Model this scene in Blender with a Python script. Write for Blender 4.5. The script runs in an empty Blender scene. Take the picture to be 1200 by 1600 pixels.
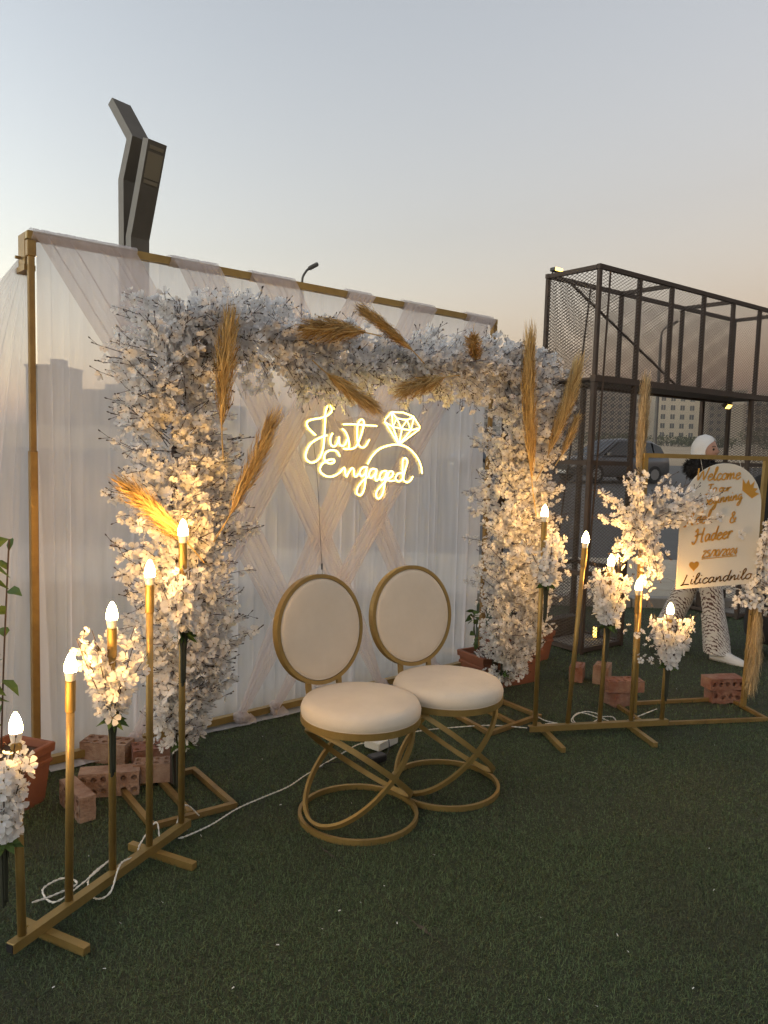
import bpy, math, random
import numpy as np
from mathutils import Matrix, Vector

SC = bpy.context.scene
COL = SC.collection
RNG = np.random.default_rng(11)
random.seed(7)
PI = math.pi

# ------------------------------------------------------------------ camera
F_PX, CAM_H = 1200.0, 1.55
PITCH, ROLL = math.atan(0.087), math.radians(1.64)
_up = np.array([math.sin(ROLL)*math.cos(PITCH), math.cos(ROLL)*math.cos(PITCH), math.sin(PITCH)])
_fw = np.array([0, 0, -1.0])
_y = _fw - _up*(_fw @ _up); _y /= np.linalg.norm(_y)
_x = np.cross(_y, _up)
CAM_R = np.array([_x, _y, _up])                      # camera axes -> world
cam_data = bpy.data.cameras.new('camera')
cam = bpy.data.objects.new('camera', cam_data); COL.objects.link(cam)
cam_data.sensor_fit = 'VERTICAL'; cam_data.sensor_height = 24.0
cam_data.lens = F_PX/1600*24.0
cam_data.clip_start = 0.05; cam_data.clip_end = 4000
M4 = Matrix.Identity(4)
for i in range(3):
    for j in range(3):
        M4[i][j] = CAM_R[i][j]
M4.translation = (0, 0, CAM_H)
cam.matrix_world = M4
SC.camera = cam

# ------------------------------------------------------------------ sky, sun, exposure
SUN_EL, SUN_ROT = math.radians(-3), math.radians(-100)      # just after sunset
world = bpy.data.worlds.new('World'); SC.world = world; world.use_nodes = True
wn = world.node_tree; bg = wn.nodes['Background']
sky = wn.nodes.new('ShaderNodeTexSky'); sky.sky_type = 'NISHITA'; sky.sun_disc = False
sky.sun_elevation = SUN_EL; sky.sun_rotation = SUN_ROT
sky.air_density = 1.0; sky.dust_density = 1.0; sky.ozone_density = 1.0
wb = wn.nodes.new('ShaderNodeMix'); wb.data_type = 'RGBA'; wb.blend_type = 'MULTIPLY'
wb.inputs['Factor'].default_value = 1.0
wb.inputs['B'].default_value = (1.015, 1.03, 0.945, 1)          # camera white balance
hs = wn.nodes.new('ShaderNodeHueSaturation'); hs.inputs['Saturation'].default_value = 0.66   # dusty air
wn.links.new(sky.outputs[0], hs.inputs['Color']); wn.links.new(hs.outputs[0], wb.inputs['A']); wn.links.new(wb.outputs['Result'], bg.inputs['Color'])
bg.inputs['Strength'].default_value = 0.15
sun_d = bpy.data.lights.new('sun', 'SUN'); sun_d.energy = 0.0015; sun_d.angle = math.radians(40)
sun_d.color = (1.0, 0.8, 0.58)
sun = bpy.data.objects.new('sun', sun_d); COL.objects.link(sun)
sun.rotation_euler = Vector((math.cos(math.radians(10)), 0.17, -0.05)).to_track_quat('-Z', 'Y').to_euler()
sun.location = (-20, 4, 6)
vs = SC.view_settings
vs.view_transform = 'Standard'; vs.look = 'None'; vs.gamma = 1.0; vs.exposure = 6.20
vs.use_curve_mapping = False
cy = SC.cycles
cy.use_denoising = True; cy.use_adaptive_sampling = True; cy.adaptive_threshold = 0.02; cy.max_bounces = 8; cy.transparent_max_bounces = 20
cy.diffuse_bounces = 4; cy.glossy_bounces = 2; cy.transmission_bounces = 4
cy.sample_clamp_indirect = 6.0; cy.caustics_reflective = False; cy.caustics_refractive = False

# ------------------------------------------------------------------ materials
def mat(name, col, rough=0.6, metal=0.0, noise=None, bump=None, spec=0.5):
    """noise=(scale, amount, second colour); bump=(scale, strength)"""
    m = bpy.data.materials.new(name); m.use_nodes = True
    nt = m.node_tree; p = nt.nodes['Principled BSDF']
    p.inputs['Base Color'].default_value = (*col, 1); p.inputs['Roughness'].default_value = rough
    p.inputs['Metallic'].default_value = metal; p.inputs['Specular IOR Level'].default_value = spec
    tc = nt.nodes.new('ShaderNodeTexCoord')
    if noise:
        n = nt.nodes.new('ShaderNodeTexNoise'); n.inputs['Scale'].default_value = noise[0]
        n.inputs['Detail'].default_value = 6; n.inputs['Roughness'].default_value = 0.65
        nt.links.new(tc.outputs['Object'], n.inputs['Vector'])
        r = nt.nodes.new('ShaderNodeValToRGB')
        r.color_ramp.elements[0].position = 0.5-noise[1]; r.color_ramp.elements[0].color = (*col, 1)
        r.color_ramp.elements[1].position = 0.5+noise[1]; r.color_ramp.elements[1].color = (*noise[2], 1)
        nt.links.new(n.outputs['Fac'], r.inputs['Fac']); nt.links.new(r.outputs['Color'], p.inputs['Base Color'])
    if bump:
        b = nt.nodes.new('ShaderNodeTexNoise'); b.inputs['Scale'].default_value = bump[0]; b.inputs['Detail'].default_value = 5
        nt.links.new(tc.outputs['Object'], b.inputs['Vector'])
        bn = nt.nodes.new('ShaderNodeBump'); bn.inputs['Strength'].default_value = bump[1]; bn.inputs['Distance'].default_value = 0.01
        nt.links.new(b.outputs['Fac'], bn.inputs['Height']); nt.links.new(bn.outputs['Normal'], p.inputs['Normal'])
    return m

def emit(name, col, strength):
    m = bpy.data.materials.new(name); m.use_nodes = True; nt = m.node_tree
    p = nt.nodes['Principled BSDF']; p.inputs['Base Color'].default_value = (0.8, 0.8, 0.8, 1)
    p.inputs['Emission Color'].default_value = (*col, 1); p.inputs['Emission Strength'].default_value = strength
    return m

def cloth(name, col, alpha, var=0.11, transl=0.45):
    """sheer woven net: part open holes, part thin white thread that scatters and passes light"""
    m = bpy.data.materials.new(name); m.use_nodes = True; nt = m.node_tree; nt.nodes.clear()
    out = nt.nodes.new('ShaderNodeOutputMaterial')
    di = nt.nodes.new('ShaderNodeBsdfDiffuse'); tr = nt.nodes.new('ShaderNodeBsdfTranslucent')
    di.inputs['Color'].default_value = (*col, 1); tr.inputs['Color'].default_value = (*col, 1)
    mx = nt.nodes.new('ShaderNodeMixShader'); mx.inputs[0].default_value = transl
    nt.links.new(di.outputs[0], mx.inputs[1]); nt.links.new(tr.outputs[0], mx.inputs[2])
    tp = nt.nodes.new('ShaderNodeBsdfTransparent')
    m2 = nt.nodes.new('ShaderNodeMixShader')
    tc = nt.nodes.new('ShaderNodeTexCoord')
    n = nt.nodes.new('ShaderNodeTexNoise'); n.inputs['Scale'].default_value = 3.0; n.inputs['Detail'].default_value = 8
    mp = nt.nodes.new('ShaderNodeMapping'); mp.inputs['Scale'].default_value = (8, 8, 0.7)
    nt.links.new(tc.outputs['Object'], mp.inputs['Vector']); nt.links.new(mp.outputs[0], n.inputs['Vector'])
    mr = nt.nodes.new('ShaderNodeMapRange'); mr.inputs['From Min'].default_value = 0.3; mr.inputs['From Max'].default_value = 0.7
    mr.inputs['To Min'].default_value = alpha-var; mr.inputs['To Max'].default_value = alpha+var
    nt.links.new(n.outputs['Fac'], mr.inputs['Value'])
    nt.links.new(mr.outputs[0], m2.inputs[0])
    nt.links.new(tp.outputs[0], m2.inputs[1]); nt.links.new(mx.outputs[0], m2.inputs[2])
    nt.links.new(m2.outputs[0], out.inputs['Surface'])
    return m

def petal(name, col, transl=0.42):
    m = bpy.data.materials.new(name); m.use_nodes = True; nt = m.node_tree; nt.nodes.clear()
    out = nt.nodes.new('ShaderNodeOutputMaterial')
    di = nt.nodes.new('ShaderNodeBsdfDiffuse'); tr = nt.nodes.new('ShaderNodeBsdfTranslucent')
    oi = nt.nodes.new('ShaderNodeNewGeometry')
    rp = nt.nodes.new('ShaderNodeValToRGB')
    rp.color_ramp.elements[0].color = (col[0]*0.88, col[1]*0.86, col[2]*0.84, 1)
    rp.color_ramp.elements[1].color = (*col, 1)
    nt.links.new(oi.outputs['Random Per Island'], rp.inputs['Fac'])
    nt.links.new(rp.outputs[0], di.inputs['Color']); nt.links.new(rp.outputs[0], tr.inputs['Color'])
    mx = nt.nodes.new('ShaderNodeMixShader'); mx.inputs[0].default_value = transl
    nt.links.new(di.outputs[0], mx.inputs[1]); nt.links.new(tr.outputs[0], mx.inputs[2])
    nt.links.new(mx.outputs[0], out.inputs['Surface'])
    return m

def island(name, c0, c1, rough=0.7, transl=0.0):
    """colour varies from piece to piece of one mesh"""
    m = bpy.data.materials.new(name); m.use_nodes = True; nt = m.node_tree
    p = nt.nodes['Principled BSDF']; p.inputs['Roughness'].default_value = rough
    p.inputs['Specular IOR Level'].default_value = 0.25
    gi = nt.nodes.new('ShaderNodeNewGeometry'); rp = nt.nodes.new('ShaderNodeValToRGB')
    rp.color_ramp.elements[0].color = (*c0, 1); rp.color_ramp.elements[1].color = (*c1, 1)
    nt.links.new(gi.outputs['Random Per Island'], rp.inputs['Fac']); nt.links.new(rp.outputs[0], p.inputs['Base Color'])
    return m

MT = {}
MT['gold'] = mat('gold_paint', (0.37, 0.25, 0.08), 0.42, 0.45, (14, 0.25, (0.27, 0.175, 0.055)), (60, 0.08))
MT['gold_dull'] = mat('gold_paint_worn', (0.36, 0.23, 0.075), 0.5, 0.45, (9, 0.2, (0.22, 0.13, 0.045)), (80, 0.1))
MT['gold_mirror'] = mat('gold_mirror_acrylic', (0.80, 0.42, 0.08), 0.28, 0.55)
MT['velvet'] = mat('cream_velvet', (0.69, 0.60, 0.485), 0.85, 0, (5, 0.22, (0.60, 0.515, 0.41)), (7, 0.45), 0.2)
MT['sheer'] = cloth('white_tulle', (0.88, 0.86, 0.885), 0.66, var=0.06)
MT['sash'] = cloth('blush_tulle', (0.80, 0.72, 0.705), 0.56, var=0.05)
MT['petal'] = petal('white_silk_petal', (0.92, 0.91, 0.905))
MT['stamen'] = mat('flower_centre', (0.22, 0.15, 0.06), 0.8)
MT['twig'] = mat('brown_twig', (0.05, 0.03, 0.022), 0.8)
MT['leaf'] = island('green_leaf', (0.04, 0.075, 0.018), (0.10, 0.16, 0.04))
MT['stem'] = mat('dark_stem_bundle', (0.025, 0.028, 0.016), 0.6)
MT['plume'] = island('dried_pampas', (0.30, 0.17, 0.05), (0.78, 0.55, 0.23), 0.8)
MT['plume_pale'] = island('pale_dried_pampas', (0.30, 0.21, 0.10), (0.64, 0.50, 0.30), 0.8)
MT['plume_stalk'] = mat('pampas_stalk', (0.45, 0.31, 0.12), 0.8)
MT['bulb'] = emit('lit_bulb_glass', (1.0, 0.54, 0.15), 4.0)
MT['bulb_base'] = mat('white_bulb_base', (0.75, 0.72, 0.66), 0.4)
MT['neon'] = emit('lit_neon_tube', (1.0, 0.66, 0.10), 0.165)
MT['lamp_yellow'] = emit('lit_flood_lamp', (1.0, 0.60, 0.10), 0.07)
MT['white_plastic'] = mat('white_plastic', (0.72, 0.70, 0.64), 0.4)
MT['cable'] = mat('white_cable', (0.74, 0.70, 0.62), 0.55)
MT['black'] = mat('black_plastic', (0.015, 0.015, 0.018), 0.45)
MT['terracotta'] = mat('terracotta', (0.27, 0.095, 0.045), 0.7, 0, (7, 0.25, (0.20, 0.068, 0.034)), (50, 0.15))
MT['soil'] = mat('soil', (0.05, 0.035, 0.025), 0.95, 0, (30, 0.3, (0.09, 0.065, 0.045)), (60, 0.6))
MT['brick'] = mat('fired_clay_brick', (0.22, 0.115, 0.072), 0.9, 0, (9, 0.16, (0.38, 0.27, 0.20)), (90, 0.8))
MT['brick_red'] = mat('red_clay_brick', (0.21, 0.075, 0.045), 0.9, 0, (9, 0.16, (0.31, 0.19, 0.14)), (90, 0.8))
MT['steel'] = mat('rusty_dark_steel', (0.045, 0.033, 0.026), 0.65, 0.3, (9, 0.25, (0.075, 0.05, 0.036)), (70, 0.3))
MT['mesh'] = mat('expanded_steel_mesh', (0.085, 0.066, 0.052), 0.6, 0.3)
MT['board'] = mat('cream_board', (0.74, 0.69, 0.60), 0.45, 0, (3, 0.3, (0.70, 0.65, 0.56)))
MT['turf'] = mat('turf_backing', (0.024, 0.029, 0.014), 0.95, 0, (70, 0.18, (0.055, 0.064, 0.030)), (160, 0.8))
MT['blade'] = island('turf_fibre', (0.034, 0.055, 0.021), (0.138, 0.188, 0.082), 0.65)
def worn(m, col, scale, lo, hi):
    """large worn, dusty patches over a material's own colour"""
    nt = m.node_tree; p = nt.nodes['Principled BSDF']; src = p.inputs['Base Color'].links[0].from_socket
    tc = nt.nodes.new('ShaderNodeTexCoord'); n = nt.nodes.new('ShaderNodeTexNoise'); n.inputs['Scale'].default_value = scale; n.inputs['Detail'].default_value = 5
    nt.links.new(tc.outputs['Object'], n.inputs['Vector']); r = nt.nodes.new('ShaderNodeMapRange'); r.inputs['From Min'].default_value = lo; r.inputs['From Max'].default_value = hi; r.inputs['To Max'].default_value = 0.55
    nt.links.new(n.outputs['Fac'], r.inputs['Value']); mx = nt.nodes.new('ShaderNodeMix'); mx.data_type = 'RGBA'
    nt.links.new(r.outputs[0], mx.inputs['Factor']); nt.links.new(src, mx.inputs['A']); mx.inputs['B'].default_value = (*col, 1); nt.links.new(mx.outputs['Result'], p.inputs['Base Color'])
worn(MT['blade'], (0.068, 0.062, 0.036), 1.3, 0.50, 0.72); worn(MT['turf'], (0.040, 0.036, 0.022), 1.3, 0.50, 0.72)
MT['sand'] = mat('dusty_sand', (0.38, 0.28, 0.17), 0.95, 0, (0.15, 0.2, (0.29, 0.21, 0.13)), (3, 0.4))
MT['asphalt'] = mat('asphalt', (0.075, 0.070, 0.066), 0.9, 0, (1.2, 0.25, (0.105, 0.095, 0.085)), (60, 0.4))
MT['paving'] = mat('pale_paving', (0.42, 0.36, 0.27), 0.85, 0, (5, 0.2, (0.36, 0.30, 0.22)), (50, 0.25))
MT['kerb'] = mat('concrete_kerb', (0.30, 0.27, 0.23), 0.85, 0, (6, 0.2, (0.24, 0.21, 0.18)))
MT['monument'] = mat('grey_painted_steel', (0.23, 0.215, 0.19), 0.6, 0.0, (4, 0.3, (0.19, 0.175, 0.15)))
MT['monument_dark'] = mat('shaded_brown_panel', (0.12, 0.10, 0.07), 0.6, 0, (3, 0.25, (0.085, 0.07, 0.048)))  # brown pylon sides, with the shade away from the sunset put into the colour
MT['lamp_cover'] = mat('amber_lamp_cover', (0.23, 0.19, 0.12), 0.3)
MT['lamp_post'] = mat('grey_lamp_post', (0.12, 0.11, 0.10), 0.5, 0.4)
MT['hijab'] = mat('white_scarf', (0.70, 0.69, 0.67), 0.85, 0, None, (40, 0.1), 0.2)
MT['skin'] = mat('skin', (0.48, 0.27, 0.19), 0.55)
MT['lips'] = mat('lips', (0.36, 0.11, 0.10), 0.5)
MT['dark_hair'] = mat('eyebrow', (0.03, 0.02, 0.015), 0.7)
MT['fur'] = island('black_fur', (0.008, 0.008, 0.009), (0.03, 0.028, 0.028), 0.9)
MT['black_cloth'] = mat('black_cloth', (0.014, 0.013, 0.014), 0.85, 0, (8, 0.3, (0.022, 0.02, 0.02)))
MT['shoe'] = mat('white_shoe', (0.72, 0.70, 0.66), 0.5)

def pattern_cloth():
    m = bpy.data.materials.new('printed_white_cloth'); m.use_nodes = True; nt = m.node_tree
    p = nt.nodes['Principled BSDF']; p.inputs['Roughness'].default_value = 0.85
    tc = nt.nodes.new('ShaderNodeTexCoord')
    w = nt.nodes.new('ShaderNodeTexWave'); w.wave_type = 'BANDS'; w.bands_direction = 'DIAGONAL'
    w.inputs['Scale'].default_value = 22.0; w.inputs['Distortion'].default_value = 5.0
    w.inputs['Detail'].default_value = 2.0; w.inputs['Detail Scale'].default_value = 2.2
    nt.links.new(tc.outputs['Object'], w.inputs['Vector'])
    n = nt.nodes.new('ShaderNodeTexNoise'); n.inputs['Scale'].default_value = 16; n.inputs['Detail'].default_value = 2
    nt.links.new(tc.outputs['Object'], n.inputs['Vector'])
    mu = nt.nodes.new('ShaderNodeMath'); mu.operation = 'MULTIPLY'
    nt.links.new(w.outputs['Fac'], mu.inputs[0]); nt.links.new(n.outputs['Fac'], mu.inputs[1])
    r = nt.nodes.new('ShaderNodeValToRGB'); r.color_ramp.interpolation = 'LINEAR'
    r.color_ramp.elements[0].position = 0.36; r.color_ramp.elements[0].color = (0.66, 0.63, 0.58, 1)
    r.color_ramp.elements[1].position = 0.40; r.color_ramp.elements[1].color = (0.105, 0.05, 0.042, 1)
    nt.links.new(mu.outputs[0], r.inputs['Fac']); nt.links.new(r.outputs[0], p.inputs['Base Color'])
    return m
MT['print'] = pattern_cloth()

def acrylic():
    m = bpy.data.materials.new('clear_acrylic'); m.use_nodes = True; nt = m.node_tree; nt.nodes.clear()
    out = nt.nodes.new('ShaderNodeOutputMaterial'); t = nt.nodes.new('ShaderNodeBsdfTransparent')
    t.inputs['Color'].default_value = (0.97, 0.95, 0.92, 1)
    gl = nt.nodes.new('ShaderNodeBsdfGlossy'); gl.inputs['Roughness'].default_value = 0.08
    mx = nt.nodes.new('ShaderNodeMixShader'); mx.inputs[0].default_value = 0.05
    nt.links.new(t.outputs[0], mx.inputs[1]); nt.links.new(gl.outputs[0], mx.inputs[2]); nt.links.new(mx.outputs[0], out.inputs['Surface'])
    return m
MT['acrylic'] = acrylic()
def glass_dark(name, c):
    return mat(name, c, 0.08, 0.0, spec=0.6)
MT['car_glass'] = glass_dark('car_glass', (0.02, 0.025, 0.03))
MT['window_glass'] = glass_dark('window_glass', (0.03, 0.03, 0.032))
MT['car_paint'] = mat('grey_car_paint', (0.13, 0.13, 0.135), 0.3, 0.5)
MT['car_paint_blue'] = mat('blue_grey_car_paint', (0.10, 0.12, 0.15), 0.3, 0.5)
MT['tyre'] = mat('tyre', (0.02, 0.02, 0.02), 0.85)
MT['rim'] = mat('alloy_rim', (0.35, 0.35, 0.35), 0.35, 0.8)
MT['head_lamp'] = mat('head_lamp_lens', (0.6, 0.6, 0.58), 0.15)
MT['shrub'] = island('dusty_shrub_leaf', (0.05, 0.06, 0.03), (0.11, 0.115, 0.06))

# ------------------------------------------------------------------ mesh helpers
V = lambda *a: np.array(a, float)
def unit(v):
    v = np.asarray(v, float); return v/(np.linalg.norm(v)+1e-12)

class MB:
    """collects shapes in world coordinates and links them as ONE mesh object"""
    def __init__(s): s.v, s.f, s.m = [], [], []
    def add(s, verts, faces, mi=0):
        o = len(s.v); s.v += [tuple(map(float, p)) for p in verts]
        s.f += [tuple(i+o for i in f) for f in faces]; s.m += [mi]*len(faces); return s
    def hexa(s, c8, mi=0):
        return s.add(c8, [(0, 3, 2, 1), (4, 5, 6, 7), (0, 1, 5, 4), (1, 2, 6, 5), (2, 3, 7, 6), (3, 0, 4, 7)], mi)
    def box(s, c, half, ax=(V(1, 0, 0), V(0, 1, 0), V(0, 0, 1)), mi=0, bev=0.0):
        c = np.asarray(c, float); a = [np.asarray(q, float) for q in ax]
        if bev <= 0:
            return s.hexa([c+a[0]*half[0]*x+a[1]*half[1]*y+a[2]*half[2]*z for z in (-1, 1) for x, y in ((-1, -1), (1, -1), (1, 1), (-1, 1))], mi)
        hx, hy, hz = half; b = bev
        ring = [(-hx+b, -hy), (hx-b, -hy), (hx, -hy+b), (hx, hy-b), (hx-b, hy), (-hx+b, hy), (-hx, hy-b), (-hx, -hy+b)]
        lay = []
        for z, k in ((-hz, 1-b/max(hx, hy)), (-hz+b, 1.0), (hz-b, 1.0), (hz, 1-b/max(hx, hy))):
            lay.append([c+a[0]*x*k+a[1]*y*k+a[2]*z for x, y in ring])
        return s.loft(lay, mi)
    def loft(s, rings, mi=0, closed=True, caps=True):
        n = len(rings[0]); vs = [p for r in rings for p in r]; fs = []
        for i in range(len(rings)-1):
            for j in range(n if closed else n-1):
                k = (j+1) % n; fs.append((i*n+j, i*n+k, (i+1)*n+k, (i+1)*n+j))
        if caps:
            fs.append(tuple(range(n))[::-1]); fs.append(tuple((len(rings)-1)*n+j for j in range(n)))
        return s.add(vs, fs, mi)
    def tube(s, pts, r, sides=8, mi=0, closed=False, flat=None, up=None):
        """flat=(a,b): rectangular section a (sideways) by b (along up)"""
        pts = [np.asarray(p, float) for p in pts]; n = len(pts)
        rr = [r]*n if np.isscalar(r) else list(r)
        rings = []; prev = None
        for i, p in enumerate(pts):
            if closed: t = unit(pts[(i+1) % n]-pts[i-1])
            else: t = unit(pts[min(i+1, n-1)]-pts[max(i-1, 0)])
            if up is not None: u = unit(np.asarray(up, float)-t*(np.asarray(up, float) @ t))
            elif prev is None:
                ref = V(0, 0, 1) if abs(t[2]) < 0.9 else V(1, 0, 0); u = unit(ref-t*(ref @ t))
            else: u = unit(prev-t*(prev @ t))
            prev = u; w = np.cross(t, u)
            if flat: rings.append([p+w*x*flat[0]+u*y*flat[1] for x, y in ((-1, -1), (1, -1), (1, 1), (-1, 1))])
            else: rings.append([p+(u*math.cos(2*PI*k/sides)+w*math.sin(2*PI*k/sides))*rr[i] for k in range(sides)])
        if closed: rings.append(rings[0])
        return s.loft(rings, mi, True, not closed)
    def lathe(s, prof, segs, base=V(0, 0, 0), mi=0, axis=V(0, 0, 1)):
        a = unit(axis); ref = V(1, 0, 0) if abs(a[0]) < 0.9 else V(0, 1, 0)
        u = unit(ref-a*(ref @ a)); w = np.cross(a, u)
        return s.loft([[base+a*z+(u*math.cos(2*PI*k/segs)+w*math.sin(2*PI*k/segs))*max(r, 1e-4) for k in range(segs)] for r, z in prof], mi)
    def grid(s, P, mi=0):
        P = np.asarray(P); a, b = P.shape[:2]
        return s.add(P.reshape(-1, 3), [(i*b+j, i*b+j+1, (i+1)*b+j+1, (i+1)*b+j) for i in range(a-1) for j in range(b-1)], mi)
    def build(s, name, m, parent=None, smooth=False, origin=None):
        me = bpy.data.meshes.new(name)
        o0 = np.asarray(root_loc(parent) if parent is not None else (origin if origin is not None else (0, 0, 0)), float)
        me.from_pydata([tuple(np.asarray(p)-o0) for p in s.v], [], s.f)
        for mm in (m if isinstance(m, (list, tuple)) else [m]): me.materials.append(MT[mm] if isinstance(mm, str) else mm)
        me.polygons.foreach_set('material_index', s.m)
        if smooth: me.polygons.foreach_set('use_smooth', [True]*len(s.f))
        me.update()
        return link(name, me, parent, None if parent is not None else o0)

def root_loc(o):
    while o.parent is not None: o = o.parent
    return tuple(o.location)
def link(name, me, parent=None, loc=None):
    ob = bpy.data.objects.new(name, me); COL.objects.link(ob)
    if parent is not None: ob.parent = parent
    elif loc is not None: ob.location = tuple(loc)
    return ob
def tag(o, label, cat, group=None):
    o['label'] = label; o['category'] = cat
    if group: o['group'] = group
    return o
def thing(name, label, cat, loc=(0, 0, 0), group=None):
    o = bpy.data.objects.new(name, None); COL.objects.link(o); o.empty_display_size = 0.1
    o.location = tuple(map(float, loc)); return tag(o, label, cat, group)
def struct(o): o['kind'] = 'structure'; return o
def stuff(o): o['kind'] = 'stuff'; return o
def copy_tree(o, parent=None):
    c = o.copy(); COL.objects.link(c); c.parent = parent
    for ch in list(o.children): copy_tree(ch, c)
    return c
def catmull(pts, per=8, closed=False):
    P = [np.asarray(p, float) for p in pts]; n = len(P); out = []
    rng = range(n) if closed else range(n-1)
    for i in rng:
        g = (lambda k: P[k % n]) if closed else (lambda k: P[min(max(k, 0), n-1)])
        a, b, c, d = g(i-1), g(i), g(i+1), g(i+2)
        for k in range(per):
            t = k/per
            out.append(0.5*((2*b)+(c-a)*t+(2*a-5*b+4*c-d)*t*t+(3*b-a-3*c+d)*t**3))
    if not closed: out.append(P[-1])
    return out
def big_mesh(name, verts, faces, mats, mi=None, parent=None, smooth=False):
    """numpy arrays straight into a mesh; faces (n,3) or (n,4)"""
    o0 = np.asarray(root_loc(parent) if parent is not None else (0, 0, 0), float)
    verts = np.asarray(verts, np.float32)-o0.astype(np.float32); faces = np.asarray(faces, np.int32)
    me = bpy.data.meshes.new(name); k = faces.shape[1]
    me.vertices.add(len(verts)); me.vertices.foreach_set('co', verts.ravel())
    me.loops.add(faces.size); me.loops.foreach_set('vertex_index', faces.ravel())
    me.polygons.add(len(faces)); me.polygons.foreach_set('loop_start', np.arange(len(faces), dtype=np.int32)*k)
    for m in mats: me.materials.append(MT[m])
    if mi is not None: me.polygons.foreach_set('material_index', np.asarray(mi, np.int32))
    if smooth: me.polygons.foreach_set('use_smooth', np.ones(len(faces), bool))
    me.update(calc_edges=True)
    return link(name, me, parent)
def project(p):
    c = (np.asarray(p)-np.array([0, 0, CAM_H])) @ CAM_R
    return 600+F_PX*c[..., 0]/-c[..., 2], 800-F_PX*c[..., 1]/-c[..., 2]

# local frames: backdrop, flower arch, steel gate
def frame(o, ang):
    o = np.asarray(o, float); d = V(math.cos(ang), math.sin(ang), 0); n = V(d[1], -d[0], 0)
    return lambda s, f, z: o+d*s+n*f+V(0, 0, z), d, n
BD, bd_d, bd_n = frame((-1.581, 3.45, 0), math.radians(40.45))
AR, ar_d, ar_n = frame((-0.886, 3.282, 0), math.radians(39.7))
CG, cg_d, cg_n = frame((1.53, 5.76, 0), math.radians(37.7))
SG, sg_d, sg_n = frame((2.253, 4.596, 0), math.atan2(0.2287, 0.973))
Z = V(0, 0, 1)

# ------------------------------------------------------------------ ground
ROWS = [(-60, -0.03), (7.9, -0.03), (10.6, -0.03), (20, 0.12), (33, 0.42), (47, 0.80), (70, 1.35), (120, 2.5), (200, 4.2), (330, 6.5), (800, 10), (2500, 16)]
def ter(y): return float(np.interp(y, [r[0] for r in ROWS], [r[1] for r in ROWS]))
def sheet(name, x0, x1, ys, lift, m):
    b = MB(); xs = np.linspace(x0, x1, 9)
    b.grid([[V(x, y, ter(y)+lift) for x in xs] for y in ys]); return struct(b.build(name, m))
sheet('ground', -2000, 2000, [r[0] for r in ROWS], 0.0, 'sand')
sheet('road', -160, 160, [10.75, 20, 33, 47], 0.008, 'asphalt')
b = MB(); b.grid([[V(x, y, 0.0) for x in np.linspace(-9, 9, 10)] for y in np.linspace(-4, 7.75, 8)])
struct(b.build('turf', 'turf'))
# pale paving strip between turf and road: slabs as pieces over a bedding box
pv = MB(); pv.box((0, 9.22, -0.02), (14, 1.46, 0.06)); pave = struct(pv.build('pavement', 'kerb'))
slab = MB(); slab.box((0, 0, 0), (0.392, 0.232, 0.02), bev=0.006); slab_me = slab.build('slab', 'paving').data
bpy.data.objects.remove(bpy.data.objects['slab'])
for r in range(6):
    for c in range(22):
        x = -3.4+c*0.80+(0.4 if r % 2 else 0); y = 8.02+r*0.48
        o = link('slab', slab_me, pave); o.location = (x, y, 0.047+random.uniform(-0.002, 0.002))
kb = MB()
for k in range(24): kb.box((-4+k*0.62, 7.66, 0.035), (0.306, 0.07, 0.065), bev=0.012)
struct(kb.build('kerb', 'kerb'))

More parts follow.
